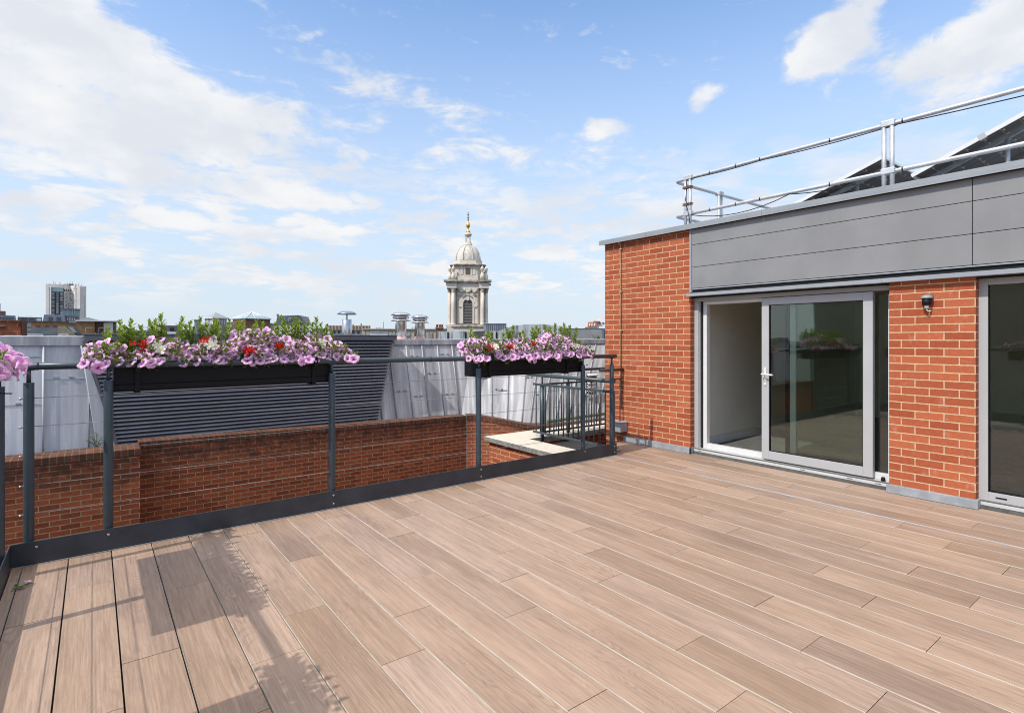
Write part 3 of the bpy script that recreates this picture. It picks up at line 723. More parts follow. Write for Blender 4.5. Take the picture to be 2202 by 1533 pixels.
part('drain_slot',MB().box(XD-.002,XD-.0003,1.19,1.265,.103,.116),MAT['black'],d2)
# wall lamp
yl,zl=1.728,1.865
lamp=thing('wall_lamp','small black lamp with grey cap and bare white cable on the brick pier','lamp',(XF,yl,zl))
part('back_plate',MB().tube([(XF-.0005,yl,zl+.012),(XF-.014,yl,zl+.012)],.043,18),MAT['rust'],lamp)
part('cap',MB().lathe(XF-.05,yl,[(.044,zl+.008),(.046,zl+.016),(.043,zl+.026),(.030,zl+.036),(.012,zl+.041),(.002,zl+.042)],18),MAT['trim'],lamp)
part('body',MB().lathe(XF-.05,yl,[(.034,zl-.052),(.036,zl-.03),(.038,zl+.0075)],18).box(XF-.03,XF-.006,yl-.014,yl+.014,zl-.03,zl+.006),MAT['black'],lamp)
part('gland',MB().lathe(XF-.05,yl,[(.017,zl-.082),(.019,zl-.07),(.019,zl-.053)],12),MAT['white'],lamp)
part('flex',MB().tube([(XF-.05,yl,zl-.082),(XF-.05,yl-.002,zl-.097),(XF-.046,yl-.008,zl-.108),(XF-.036,yl-.018,zl-.110),(XF-.024,yl-.027,zl-.104)],.0048,8),MAT['white'],lamp)
# copper conductor
cu=thing('conduit_pipe','thin copper coloured conduit clipped vertically to the left brick wall','conduit',(XF-.014,5.478,.95))
part('pipe',MB().tube([(XF-.064,5.490,2.945),(XF-.066,5.487,2.925),(XF-.05,5.48,2.905),(XF-.016,5.478,2.885),(XF-.014,5.478,2.6),(XF-.014,5.478,.52)],.010,10),MAT['copper'],cu)
for z in (2.82,2.19,1.62,1.05,.75):
    part('clip',MB().box(XF-.026,XF-.0003,5.452,5.504,z-.008,z+.008).tube([(XF-.014,5.478,z-.012),(XF-.014,5.478,z+.012)],.0135,10),MAT['copper'],cu)
# ================================================================ ROOF GUARD RAIL, CABLE, SOLAR PANELS
XR=6.5; zt=onX(1500,379,XR)[1]; zlw=onX(1500,456.5,XR)[1]; yc=onX(1452,390,XR)[0]; ya=onX(1482,400,XR)[0]; yb=onX(1912,300,XR)[0]
gr=thing('roof_guardrail','galvanised tubular guardrail along the top of the brick building roof','guardrail',(XR,ya,2.93))
for nm,z in (('top_rail',zt),('mid_rail',zlw)):
    part(nm,MB().tube([(XR,-3,z),(XR,0,z),(XR,2,z),(XR,yc-.10,z),(XR+.012,yc-.04,z),(XR+.04,yc-.012,z),(XR+.10,yc,z),(XR+1.5,yc,z),(XR+4,yc,z)],.022,12),MAT['galv'],gr)
    for y in [onX(px,300,XR)[0] for px in (1527,1583,1635,1785)]+[yb-.12]:
        part('tube_joint',MB().tube([(XR,y-.006,z),(XR,y+.006,z)],.0235,12),MAT['black'],gr)
for y in (ya,yb,yb-2.6):
    for q in (-.036,.036):
        part('post',MB().tube([(XR-.03,y+q,2.86),(XR-.03,y+q,zt+.03)],.0215,12),MAT['galv'],gr)
    for z in (zt,zlw): part('bracket',MB().box(XR-.056,XR+.022,y-.062,y+.062,z-.03,z+.034),MAT['galv'],gr,bevel=.008)
for z in (zt-.13,zt-.36): part('clamp',MB().box(XR-.062,XR-.002,ya-.066,ya+.066,z-.014,z-.004).box(XR-.062,XR-.002,ya-.066,ya+.066,z+.004,z+.014),MAT['rust'],gr)
xq=onY(1545,430,yc)[0]
for q in (-.036,.036): part('post',MB().tube([(xq+q,yc-.03,2.86),(xq+q,yc-.03,zt)],.0215,12),MAT['galv'],gr)
part('bracket',MB().box(xq-.06,xq+.06,yc-.055,yc+.022,zt-.03,zt+.034),MAT['galv'],gr,bevel=.008)
cab=MB(); pts=[]
def sag(y0,z0,y1,z1,s,n=8):
    return [(XR-.028,y0+(y1-y0)*k/n,z0+(z1-z0)*k/n-s*4*(k/n)*(1-k/n)) for k in range(n+1)]
c1=onX(1640,358,XR)[0]
cab.tube(sag(-1.5,zt-.05,yb-.1,zt-.03,.05)+sag(yb-.1,zt-.03,c1,zt-.025,.018)[1:]+sag(c1,zt-.025,ya-.1,zt-.022,.012)[1:]+[(XR-.055,ya,zt-.03),(XR-.057,ya+.02,zt-.3),(XR-.055,ya-.03,zlw-.02),(XR-.05,ya-.06,2.99)],.0055,6)
part_c=part('power_cable',cab,MAT['black']); tag(part_c,'black cable sagging along the top rail of the roof guardrail','cable')
c2=onX(1700,420,XR)[0]
cab=MB().tube(sag(ya-.06,zlw-.03,c2,zlw-.022,.10)+sag(c2,zlw-.022,yb+.3,zlw-.06,.02)[1:],.0055,6)
tag(part('power_cable',cab,MAT['black']),'short black cable drooping below the middle rail of the roof guardrail','cable')
def solar_mat():
    t=NT('solar_underside'); co=t.coord('UV'); b=t.n('TexBrick',{'Vector':co,'Color1':(.055,.052,.055,1),'Color2':(.065,.062,.063,1),'Mortar':(.22,.20,.17,1),'Scale':1,'Mortar Size':.004,'Brick Width':.156,'Row Height':.156},offset=0)
    return t.prin(b.outputs[0],.5)
MAT['solar']=solar_mat()
MAT['soldot']=M('busbar_tab',(.45,.40,.28,1),.5)
def solar(label,lo,hi,X0,W):
    (y0,z0),(y1,z1)=lo,hi; L=math.hypot(y1-y0,z1-z0); dy,dz=(y1-y0)/L,(z1-z0)/L; ny,nz=dz,-dy      # ny,nz points down/outwards
    if nz>0: ny,nz=-ny,-nz
    t=thing('solar_panel',label,'solar panel',(X0+W/2,y0,2.93),group='solar panels on the roof')
    P=lambda x,s,n:(x,y0+dy*s+ny*n,z0+dz*s+nz*n)
    def bx(mb,xa,xb,sa,sb,na,nb): mb.prism([P(xa,sa,na),P(xb,sa,na),P(xb,sb,na),P(xa,sb,na)],[P(xa,sa,nb),P(xb,sa,nb),P(xb,sb,nb),P(xa,sb,nb)])
    m=MB(); bx(m,X0,X0+.012,0,L,-.004,.036); bx(m,X0+W-.012,X0+W,0,L,-.004,.036); bx(m,X0+.0125,X0+W-.0125,0,.012,-.004,.036); bx(m,X0+.0125,X0+W-.0125,L-.012,L,-.004,.036)
    part('frame',m,MAT['white'],t,bevel=.001)
    m=MB(); n=len(m.f); b=[P(X0+.013,.013,.004),P(X0+W-.013,.013,.004),P(X0+W-.013,L-.013,.004),P(X0+.013,L-.013,.004)]
    tp=[P(X0+.013,.013,-.002),P(X0+W-.013,.013,-.002),P(X0+W-.013,L-.013,-.002),P(X0+.013,L-.013,-.002)]
    m.prism(b,tp); uv=[(0,0),(W,0),(W,L),(0,L)]; m.uv[0]=list(reversed(uv)); m.uv[1]=uv
    part('cell_sheet',m,MAT['solar'],t)
    m=MB()
    for i in range(1,int(W/.156)):
        for j in range(1,int(L/.156)+1):
            x=X0+.013+.156*i; s=.013+.156*j; bx(m,x-.026,x+.026,s-.007,s+.007,.0045,.006)
    part('busbar_tabs',m,MAT['soldot'],t)
    for xa in (X0+.25,X0+W-.35):
        m=MB(); bx(m,xa,xa+.04,-.02,L*.97,.037,.075); part('mounting_rail',m,MAT['flash'],t)
    y,z=y0+dy*L*.72,z0+dz*L*.72-.07
    for x in (X0+.27,X0+W-.33): part('support_leg',MB().tube([(x,y,2.93),(x,y,z)],.02,8),MAT['galv'],t)
    m=MB(); bx(m,X0-.004,X0+.03,L*.55,L*.55+.06,-.012,.042); part('clamp',m,MAT['alu'],t)
XQ=7.0
lo=onX(1690,446,XQ); hi=onX(1898,334,XQ); k=1.18
solar('smaller tilted solar panel behind the second guardrail post',(lo[0]+(lo[0]-hi[0])*.18,lo[1]-(hi[1]-lo[1])*.18),hi,XQ,1.65)
lo=onX(1958,376,XQ); hi=onX(2202,240,XQ)
solar('larger tilted solar panel at the right edge of the picture',lo,(hi[0]-.12,hi[1]+.05),XQ,1.65)
tr=thing('mounting_tray','pale grey ballast tray under the solar panels behind the roof coping','tray',(6.75,1.5,2.93))
part('tray',MB().box(6.62,6.70,-1.0,2.55,2.94,3.035).box(6.701,8.6,1.96,2.02,2.95,3.0),MAT['flash'],tr)
# ================================================================ LOWER BALUSTRADE BEHIND THE RAILING END
bal=thing('balustrade','L shaped blue grey barred balustrade on the lower ledge behind the railing end','balustrade',(5.48,6.4,-.12))
XB,YB=5.44,6.45
part('handrail',MB().tube([(XB,4.93,.942),(XB,5.8,.942),(XB,6.72,.942)],.0285,12),MAT['rail2'],bal)
part('handrail',MB().tube([(XB+.0,YB,1.0),(6.3,YB,1.0),(7.0,YB,1.0)],.022,12),MAT['brown_rail'],bal)
for z in (.80,.064):
    part('bar',MB().box(XB-.012,XB+.012,4.93,6.60,z-.017,z+.017),MAT['rail2'],bal,bevel=.004)
    part('bar',MB().box(XB+.03,7.0,YB-.01,YB+.01,z-.014,z+.014),MAT['rail'],bal,bevel=.003)
for i in range(16):
    y=6.53-.103*i
    if y<5.0: continue
    part('baluster',MB().tube([(XB,y,.082),(XB,y,.783)],.0105,8),MAT['rail2'],bal)
for i in range(13):
    x=5.56+.112*i; part('baluster',MB().tube([(x,YB,.079),(x,YB,.785)],.0085,8),MAT['rail'],bal)
for x,y,z0 in ((XB+.03,YB-.03,-.12),(XB,4.955,-.12),(XB+.62,YB+.02,-.12)):
    part('post',MB().tube([(x,y,z0),(x,y,.80)],.030,14).tube([(x,y,.8005),(x,y,.92)],.012,8),MAT['rail2'],bal)
ws=thing('wall_handrail','short dark brown handrail with two bars fixed to the left brick wall','handrail',(6.0,5.44,.3))
part('handrail',MB().tube([(5.70,5.44,1.050),(6.0,5.44,1.050),(6.196,5.44,1.050)],.021,12),MAT['brown_rail'],ws)
part('bar',MB().box(5.80,6.17,5.43,5.45,.902,.926),MAT['rail'],ws,bevel=.003)
for px in (1333,1343):
    x=onY(px,850,5.44)[0]; part('baluster',MB().tube([(x,5.44,.296),(x,5.44,.9015)],.0085,8),MAT['rail'],ws)
# ================================================================ LEDGE WITH STONE COPING
lg=thing('ledge_wall','low brick ledge wall capped with pale paving slabs behind the railing','parapet wall',(5.0,6.4,-5))
part('brickwork',MB().box(4.84,5.12,4.84,6.93,-5,-.0705).box(5.1205,8.2,6.47,6.93,-5,-.0705),MAT['brick_new'],lg)
for xa,xb,y0,y1 in ((4.785,5.205,4.836,5.51),(4.785,5.205,5.514,6.05),(4.785,5.205,6.054,6.995),(5.209,5.9,6.41,6.995),(5.904,6.7,6.41,6.995),(6.704,8.2,6.41,6.995)):
    mb=MB().box(xa,xb,y0,y1,-.07,0)
    for k in (0,2,3,4,5): mb.mi[k]=1
    part('coping_stone',mb,[MAT['stone'],MAT['stone_edge']],lg,bevel=.004)
tag(part('lower_ledge',MB().box(5.121,6.2015,4.84,6.469,-.4,-.125),MAT['felt']),kind='structure')
# ================================================================ COURTYARD WALLS
cw=thing('courtyard_wall','weathered red brick courtyard wall with a projecting left section','brick wall',(2.5,7.8,-6))
part('brickwork',MB().prism([(.40,7.74,-6),(4.94,7.74,-6),(4.94,7.96,-6),(.40,7.96,-6)],[(.40,7.74,.222),(4.94,7.74,.148),(4.94,7.96,.148),(.40,7.96,.222)]),MAT['brick_old'],cw)
part('projecting_section',MB().box(-4,.412,7.35,7.735,-6,.208),MAT['brick_old'],cw)
part('brick_on_edge',MB().prism([(.42,7.732,.2224),(4.94,7.732,.1485),(4.94,7.965,.1485),(.42,7.965,.2224)],[(.42,7.732,.300),(4.94,7.732,.226),(4.94,7.965,.226),(.42,7.965,.300)]),MAT['brick_edge'],cw,bevel=.006)
part('brick_on_edge',MB().box(-4,.418,7.343,7.742,.2085,.288),MAT['brick_edge'],cw,bevel=.006)
cv=[(4.942,7.735,.226),(5.05,7.70,.222),(5.18,7.60,.205),(5.32,7.47,.178),(5.48,7.34,.140),(5.64,7.23,.100),(5.80,7.15,.062),(5.99,7.08,.030),(6.3,7.03,.010),(6.8,7.01,.0),(8.2,7.0,0)]
cw2=thing('curved_wall','curved red brick wall sweeping down from the courtyard corner to the stone ledge','brick wall',(6,7.2,-6))
def wallstrip(pts,zlo,zhi,thick,mat,name,par,rise=0):
    m=MB(); s=0
    for (a,b) in zip(pts,pts[1:]):
        L=math.hypot(b[0]-a[0],b[1]-a[1])
        za,zb=zhi(a),zhi(b); la,lb=zlo(a),zlo(b)
        m.face([(a[0],a[1],la),(b[0],b[1],lb),(b[0],b[1],zb),(a[0],a[1],za)],uv=[(s,la-rise*a[2]),(s+L,lb-rise*b[2]),(s+L,zb-rise*b[2]),(s,za-rise*a[2])])
        m.face([(a[0],a[1],za),(b[0],b[1],zb),(b[0]+.1,b[1]+thick,zb),(a[0]+.1,a[1]+thick,za)],uv=[(s,.05),(s+L,.05),(s+L,.2),(s,.2)])
        s+=L
    return part(name,m,mat,par)
wallstrip(cv,lambda p:-6,lambda p:p[2]-.079,.2,MAT['brick_new2'] if 'brick_new2' in MAT else MAT['brick_old'],'brickwork',cw2)
cv2=[(x-.006,y-.008,z) for x,y,z in cv]
wallstrip(cv2,lambda p:p[2]-.0788,lambda p:p[2],.22,MAT['brick_edge'],'brick_on_edge',cw2,rise=1)
tag(part('courtyard_floor',MB().box(-6,9,4.9,9.5,-6.3,-6.05),MAT['asphalt']),kind='structure')
# terrace building below the deck edge (front and left faces seen from outside only)
tag(part('terrace_base',MB().box(-.44,6.2,-4.2,4.80,-6,-.17),MAT['brick_old']),kind='structure')
# ================================================================ LEAD MANSARDS
def mansard(name,label,lower,upper,mat,seams,laps,caph=.085,loc=None):
    t=thing(name,label,'lead roof',loc or lower[0])
    m=MB(); n=len(lower); S_=[0]
    for i in range(n-1): S_.append(S_[-1]+(Vector(lower[i+1])-Vector(lower[i])).length)
    for i in range(n-1):
        m.face([lower[i],lower[i+1],upper[i+1],upper[i]],uv=[(S_[i],0),(S_[i+1],0),(S_[i+1],1.25),(S_[i],1.25)])
    part('lead_sheet',m,mat,t)
    m=MB()
    cu=[(x,y-.025,z) for x,y,z in upper]; ct=[(x,y-.02,z+caph) for x,y,z in upper]; cb=[(x+.05,y+.6,z+caph+.01) for x,y,z in upper]
    for i in range(n-1):
        m.face([cu[i],cu[i+1],ct[i+1],ct[i]]); m.face([ct[i],ct[i+1],cb[i+1],cb[i]])
        m.face([upper[i],upper[i+1],cu[i+1],cu[i]])
    part('capping',m,MAT['leadcap'],t)
    def pt(u,k):                                   # u along (0..n-1), k up the slope
        i=min(int(u),n-2); f=u-i
        a=Vector(lower[i]).lerp(Vector(lower[i+1]),f); b=Vector(upper[i]).lerp(Vector(upper[i+1]),f); return a.lerp(b,k)
    for u in seams:
        a,b=pt(u,0),pt(u,.985); o=Vector((0,-.012,.004)); part('seam_roll',MB().tube([a+o,(a+b)/2+o,b+o],.010,8),mat,t)
    for u0,u1,k in laps:
        a,b=pt(u0,k),pt(u1,k); o=Vector((0,-.005,0)); m=MB()
        m.prism([a+o+Vector((0,0,-.016)),b+o+Vector((0,0,-.016)),b+Vector((0,.02,-.016)),a+Vector((0,.02,-.016))],[a+o*.4,b+o*.4,b+Vector((0,.02,0)),a+Vector((0,.02,0))])
        for q in (.3,.66):
            c=a.lerp(b,q)+o*1.5; m.box(c.x-.022,c.x+.022,c.y-.003,c.y+.004,c.z-.004,c.z+.016)
        part('lap_joint',m,MAT['leadcap'],t)
lw=[(x,8.02,.19) for x in (-4,-.72,-.30,.30)]; up=[(x,8.11,1.425) for x in (-4,-.72,-.30,.30)]
mansard('lead_mansard','pale lead clad mansard roof at the left, beside the dark louvre screen',lw,up,MAT['lead2'],
  [.3,.62,.90,1+ (onY(93,900,8.05)[0]+.72)/.42, 2+(onY(191,900,8.05)[0]+.30)/.60],[(.9,1.64,.48),(1.66,2.37,.70),(.92,1.60,.90)],.10)
part('cheek_strip',MB().prism([(.035,7.995,.20),(.235,7.975,.20),(.235,8.01,.20),(.035,8.01,.20)],[(-.12,7.995,1.42),(-.105,7.975,1.42),(-.105,8.01,1.42),(-.12,8.01,1.42)]),MAT['lead2'],bpy.data.objects['lead_mansard'])
lw=[(2.6,7.99,.20),(5.0,7.99,.20),(5.22,7.87,.17),(5.45,7.68,.13),(5.72,7.50,.09),(6.0,7.37,.05),(6.5,7.28,.02),(7.2,7.24,.0),(9.0,7.22,0)]
up=[(2.6,8.33,1.40),(5.05,8.33,1.40),(5.45,8.34,1.40),(5.85,8.30,1.40),(6.3,8.18,1.40),(6.8,8.08,1.40),(7.5,8.0,1.40),(8.4,7.95,1.40),(10.6,7.92,1.40)]
mansard('lead_mansard','weathered lead mansard roof curving round behind the shorter flower trough',lw,up,MAT['lead'],
  [.30,.40,.50,.62,.74,.86,.98,2.0,2.9,3.7,4.5,5.0,5.5,6.0,6.4,6.8,7.15,7.5,7.8],
  [(.40,.50,.62),(.50,.62,.38),(.62,.74,.84),(.62,.74,.30),(.74,.86,.60),(.86,.98,.86),(.86,.98,.30),(2.0,2.9,.55),(2.9,3.7,.38),(4.5,5.0,.55),(5.0,5.5,.33),(5.5,6.0,.62),(6.4,6.8,.7)])
g=part('gutter',MB().tube([(6.25,7.2,.07),(7.0,7.15,.09),(8.5,7.12,.12)],.03,8),M('algae_green_gutter',(.10,.13,.07,1),.8,0,.4,8),bpy.data.objects['lead_mansard.001'])
# vent grille
vx,vz=onY(1273,822,7.4); 
vg=thing('vent_grille','white louvred vent grille on the lead roof behind the balustrade','vent',(vx,7.35,vz))
part('backing',MB().box(vx-.13,vx+.13,7.40,7.42,vz-.26,vz+.16),MAT['blackgap'],vg)
m=MB()
for i in range(6):
    z=vz+.13-.075*i
    if i==3: m.box(vx-.13,vx+.13,7.37,7.399,z-.03,z+.05)
    m.prism([(vx-.13,7.36,z-.012),(vx+.13,7.36,z-.012),(vx+.13,7.40,z+.012),(vx-.13,7.40,z+.012)],[(vx-.13,7.36,z+.012),(vx+.13,7.36,z+.012),(vx+.13,7.40,z+.034),(vx-.13,7.40,z+.034)])
part('slats',m,MAT['white'],vg)
# ================================================================ LOUVRE SCREEN
YL=7.96
lv=thing('louvre_screen','dark grey louvred plant screen, wider at the top, behind the courtyard wall','louvre screen',(1.8,YL,.2))
zt0,zb0=1.475,.235; N=26; m=MB()
xl_=lambda z: .235+(-.06-.235)*(z-zb0)/(zt0-zb0); xr_=lambda z: 3.480+(3.76-3.480)*(z-zb0)/(zt0-zb0)
pitch=(zt0-zb0)/N
for i in range(N):
    z=zb0+pitch*i; a,b=xl_(z+.02),xr_(z+.02)
    # sloping blade with a rounded nose
    pr=[(YL+.06,z+pitch*1.05),(YL+.008,z+.018),(YL+.0,z+.008),(YL+.004,z+.001),(YL+.012,z+.002),(YL+.066,z+pitch*1.02)]
    m.prism([(a,y,q) for y,q in pr],[(b,y,q) for y,q in pr])
part('slats',m,MAT['louvre'],lv)
part('backing',MB().prism([(xl_(zb0)+.02,YL+.07,zb0),(xr_(zb0)-.02,YL+.07,zb0),(xr_(zt0)-.02,YL+.07,zt0),(xl_(zt0)+.02,YL+.07,zt0)],[(xl_(zb0)+.02,YL+.09,zb0),(xr_(zb0)-.02,YL+.09,zb0),(xr_(zt0)-.02,YL+.09,zt0),(xl_(zt0)+.02,YL+.09,zt0)]),MAT['blackgap'],lv)
part('fascia',MB().box(-.085,3.785,YL-.012,YL+.05,zt0+.004,zt0+.070).box(-.10,3.80,YL-.022,YL+1.6,zt0+.0705,zt0+.083),MAT['louvretop'],lv,bevel=.003)
part('edge_frame',MB().prism([(.205,YL-.004,zb0),(.233,YL-.004,zb0),(.233,YL+.05,zb0),(.205,YL+.05,zb0)],[(-.10,YL-.004,zt0),(-.072,YL-.004,zt0),(-.072,YL+.05,zt0),(-.10,YL+.05,zt0)]),MAT['louvretop'],lv)
wl=thing('weed_plant','spindly weed growing on the wall top beside the left lead roof','weed',(onY(208,960,7.9)[0],7.9,.29))
m=MB(); lf=MB(); rl=[]; bx,by=onY(208,960,7.9)[0],7.9
for dx,dz in ((-.06,.13),(.05,.10),(.0,.16),(.09,.05),(-.10,.08)):
    m.tube([(bx,by,.25),(bx+dx*.5,by,.27+dz*.6),(bx+dx,by-.02,.27+dz)],.003,5)
    for k in range(8):
        q=.3+.7*k/7; a=R.uniform(0,6.28); leaf(lf,rl,(bx+dx*q,by-.02*q,.27+dz*q),(math.cos(a),math.sin(a),R.uniform(-.2,.6)),(0,0,1),.035,.009,R.random())
part('stem',m,MAT['stem'],wl); o=part('foliage',lf,MAT['weed'],wl); attr_face(o,'rnd',rl)
tag(part('flat_roof',MB().box(-12,14,8.75,27,1.0,1.30),MAT['felt']),kind='structure')
# ================================================================ FLUES
def flue(label,px,ytop,ybase,Y,r):
    X,zb=onY(px,ybase,Y); z=lambda py: onY(px,py,Y)[1]
    t=thing('metal_flue',label,'flue',(X,Y,zb),group='twin stainless flues on the lead roof')
    s=(z(ytop)-zb)/(z(676)-z(733)); q=lambda h: zb+h*s*.405
    part('pipe',MB().lathe(X,Y,[(r,zb-.15),(r,q(.86)),(r*.98,q(.88))],24),MAT['steel'],t)
    part('storm_collar',MB().lathe(X,Y,[(r,q(.82)),(r*1.75,q(.80)),(r*1.80,q(.82)),(r*1.2,q(.87))],28),MAT['steel'],t)
    m=MB().lathe(X,Y,[(r*1.25,q(.90)),(r*1.45,q(.91)),(r*1.45,q(1.0))],28)
    m.lathe(X,Y,[(r*1.45,q(1.02)),(r*1.72,q(1.03)),(r*1.75,q(1.06)),(r*1.3,q(1.12)),(r*.6,q(1.155)),(.005,q(1.16))],28)
    part('cowl',m,MAT['steel'],t)
    m=MB()
    for k in range(4): a=k*1.57+.4; m.tube([(X+r*1.2*math.cos(a),Y+r*1.2*math.sin(a),q(.84)),(X+r*1.2*math.cos(a),Y+r*1.2*math.sin(a),q(1.02))],.008,5)
    part('stays',m,MAT['steel'],t)
    part('sealant_base',MB().lathe(X,Y,[(r*1.25,zb-.1),(r*1.22,zb+.02),(r*1.02,zb+.075)],20),MAT['pinkseal'],t)
flue('left of the twin stainless steel flues with a loose stay wire',862,673,733,8.7,.095)
part('stay_wire',MB().tube([(onY(847,691,8.65)[0],8.6,onY(847,691,8.65)[1]),(onY(850,702,8.65)[0],8.6,onY(850,702,8.65)[1]),(onY(853,716,8.65)[0],8.6,onY(853,716,8.65)[1])],.004,5),MAT['steel'],bpy.data.objects['metal_flue'])
flue('right and slightly shorter of the twin stainless steel flues',903,676,733,8.9,.090)
X,Y=onY(746,735,9.6)[0],9.6; z=lambda py: onY(746,py,9.6)[1]
mf=thing('mushroom_flue','round metal flue with a wide blue grey mushroom cap on a thin stem','flue',(X,Y,1.3))
part('pipe',MB().lathe(X,Y,[(.084,1.2),(.084,z(687.5)),(.08,z(687))],24),MAT['steel'],mf)
part('stem',MB().lathe(X,Y,[(.012,z(690)),(.012,z(676))],10),MAT['flash'],mf)
part('cap',MB().lathe(X,Y,[(.02,z(675.5)),(.165,z(676.5)),(.17,z(675.5)),(.13,z(671.5)),(.07,z(669.4)),(.005,z(669))],32),M('blue_grey_cap',(.24,.29,.36,1),.3,.7),mf)
# ================================================================ CITY BEYOND
class BG:
    """a far building: local x to the right, y away from the viewer, z up from the street; sizes given as angular measures at its own distance"""
    def __init__(s,name,label,cat,px,d,rot=0,group=None):
        X,Y,_=atd(px,HOR,d); s.d=d; s.px=px; s.k=d/F; ph=math.atan((px-CX)/F); s.kx=s.k*math.cos(ph)
        s.o=thing(name,label,cat,(X,Y,GZ),-TH-ph+rot,group); WORLD[s.o.name]=Vector((0,0,0))
    def x(s,px): return (px-s.px)*s.kx
    def z(s,py): return EYE+(HOR-py)*s.k-GZ
    def bx(s,name,p0,p1,t,b,y0,y1,mat,par=None,bev=0):
        m=MB().box(s.x(p0),s.x(p1),y0,y1,s.z(b) if b is not None else 0,s.z(t)); return part(name,m,mat,par or s.o,local=True,bevel=bev)
    def win(s,p0,p1,t,b,y0,mat,par=None,mesh=None,name='window'):
        m=MB().box(s.x(p0),s.x(p1),y0-.10,y0-.02,s.z(b),s.z(t)); return part(name,m,mat,par or s.o,local=True)
    def grid(s,xs,ys,w,h,y0,mat,name='window'):
        me=None
        for i,px in enumerate(xs):
            for j,py in enumerate(ys):
                mt=mat[(i*7+j*3+(i*j)%5)%len(mat)] if isinstance(mat,list) else mat
                m=MB().box(-w*s.kx/2,w*s.kx/2,-.1,-.01,-h*s.k/2,h*s.k/2)
                o=part(name,m,mt,s.o,local=True); o.location=(s.x(px),y0,s.z(py))
    def poly(s,name,pts,y0,y1,mat,par=None):
        m=MB().prism([(s.x(a),y0,s.z(b)) for a,b in pts],[(s.x(a),y1,s.z(b)) for a,b in pts]); return part(name,m,mat,par or s.o,local=True)
# ---- hotel tower
T=BG('tower_block','tall pale concrete tower with a dark glazed wing and a concave front','tower block',139,600,-.20)
T.bx('side_slab',98,104.5,612,None,0,14,MAT['conc'])
T.bx('recess',104.5,107,613,None,2,12,MAT['darkclad'])
T.bx('white_fin',107,110.5,618,None,-1.5,10,MAT['render'])
T.bx('glazed_wing',110.5,136,620,None,-.5,12,MAT['darkclad'])
T.bx('parapet',104,136,612,619.6,-.2,12,MAT['conc2'])
T.bx('top_glazing',111,136,621,628,-.9,-.52,MAT['paneblue'])
T.grid([114.3,123.2,132],[632+4.45*i for i in range(11)],5.2,2.4,-.5,[MAT['panelite'],MAT['pane'],MAT['panelite'],MAT['greyrender']])
for px in (119,127.6): T.bx('mullion_band',px-.35,px+.35,629,None,-1.0,-.52,MAT['black'])
T.bx('rear_wing',130,178,612,None,12,20,MAT['conc2'])
# concave curved middle: facets bending away
def facet(p0,y0,p1,y1,t,mat,name='curved_front'):
    m=MB().prism([(T.x(p0),y0,0),(T.x(p1),y1,0),(T.x(p1),y1+3,0),(T.x(p0),y0+3,0)],[(T.x(p0),y0,T.z(t)),(T.x(p1),y1,T.z(t)),(T.x(p1),y1+3,T.z(t)),(T.x(p0),y0+3,T.z(t))]); return part(name,m,mat,T.o,local=True)
facet(136,3,141,8,610,MAT['conc']); facet(141,8,146,9.5,609,MAT['conc']); facet(146,9.5,152,6.5,609,MAT['conc']); facet(152,6.5,161,1,609.5,MAT['conc']); facet(161,1,173,0,613,MAT['conc']); facet(173,0,179.5,4,616,MAT['conc2'])
T.grid([138.2,142.5,146.5,150.5],[624],2.6,5,2.0,MAT['pane'],'top_window')
T.grid([141.5,145.8,150.2],[631+4.3*i for i in range(11)],2.4,2.2,2.5,[MAT['pane'],MAT['panelite']])
T.grid([158.5,164],[620+5.2*i for i in range(13)],1.6,1.4,.6,MAT['pane'])
T.bx('roof_sign',148,158.5,610,613.5,.2,.9,MAT['slate'])
T.bx('plant_room',133,158,608,612,12,18,MAT['conc2'])
for px,py in ((101,609),(110,604),(115,606),(124,605),(126,607),(142,605),(147,603),(152,604),(166,606),(172,608)): T.bx('antenna',px-.25,px+.25,py,613,8,8.4,MAT['slate'])
# ---- mansard terrace with brick band
B=BG('mansard_house','grey zinc mansard house over an orange brick storey, below the concrete tower','house',120,120)
B.poly('mansard_roof',[(92,692),(95,677),(139,677),(142,692)],0,10,MAT['slateblue']); B.bx('brick_storey',68,166,692.5,None,-.3,12,MAT['orangebrick'])
B.poly('side_roof',[(142.3,692),(139.5,677),(170,679),(172,690)],1,14,MAT['slate'])
B.bx('roof_edge',66,166,690.8,692.4,-.8,0,MAT['slate'])
B.grid([106.5,112,124,129.5],[686],3.6,8.5,-.05,MAT['pane'],'dormer_window'); B.grid([146,151,156,161],[685.5],2.6,6,.95,MAT['panelite'],'dormer_window')
B.grid([83,101,119],[702.5],8,4,-.35,MAT['pane'])
B.bx('balcony_rail',148,165,690,694,-1.2,-.9,MAT['paneblue'])
P=BG('glass_penthouse','small grey glazed penthouse in front of the concrete tower','penthouse',153,135)
P.bx('glass_box',134,172,665,690,0,9,MAT['paneblue']); P.bx('roof_slab',133,173,664,665.6,-.4,9.5,MAT['slate'])
for px in (145,156,160): P.bx('mullion',px-.6,px+.6,665.7,690,-.25,-.05,MAT['alu'])
B=BG('mansard_terrace','long blue grey mansard terrace at the far left skyline','terrace',40,130)
B.poly('mansard_roof',[(-40,694),(-36,677),(33,679),(37,694)],0,12,MAT['slateblue']); B.bx('front_wall',-42,92,694.5,None,-.3,12,MAT['greyrender'])
B.poly('lower_roof',[(37.5,694),(38,681),(92,681),(92,694)],2,12,MAT['slate'])
B.grid([-6,1,8,14.5,21,27],[685],3.2,6,-.1,MAT['pane'],'dormer_window'); B.grid([53,70],[687.5],9,8,1.9,MAT['pane'],'dormer_window')
B.bx('white_box',80,90,684,694,1.2,1.8,MAT['render']); B.bx('roof_block',-20,11.5,669,677.3,2,8,MAT['woodclad']); B.bx('mast',-.5,.8,652,669,4,4.3,MAT['slate'])
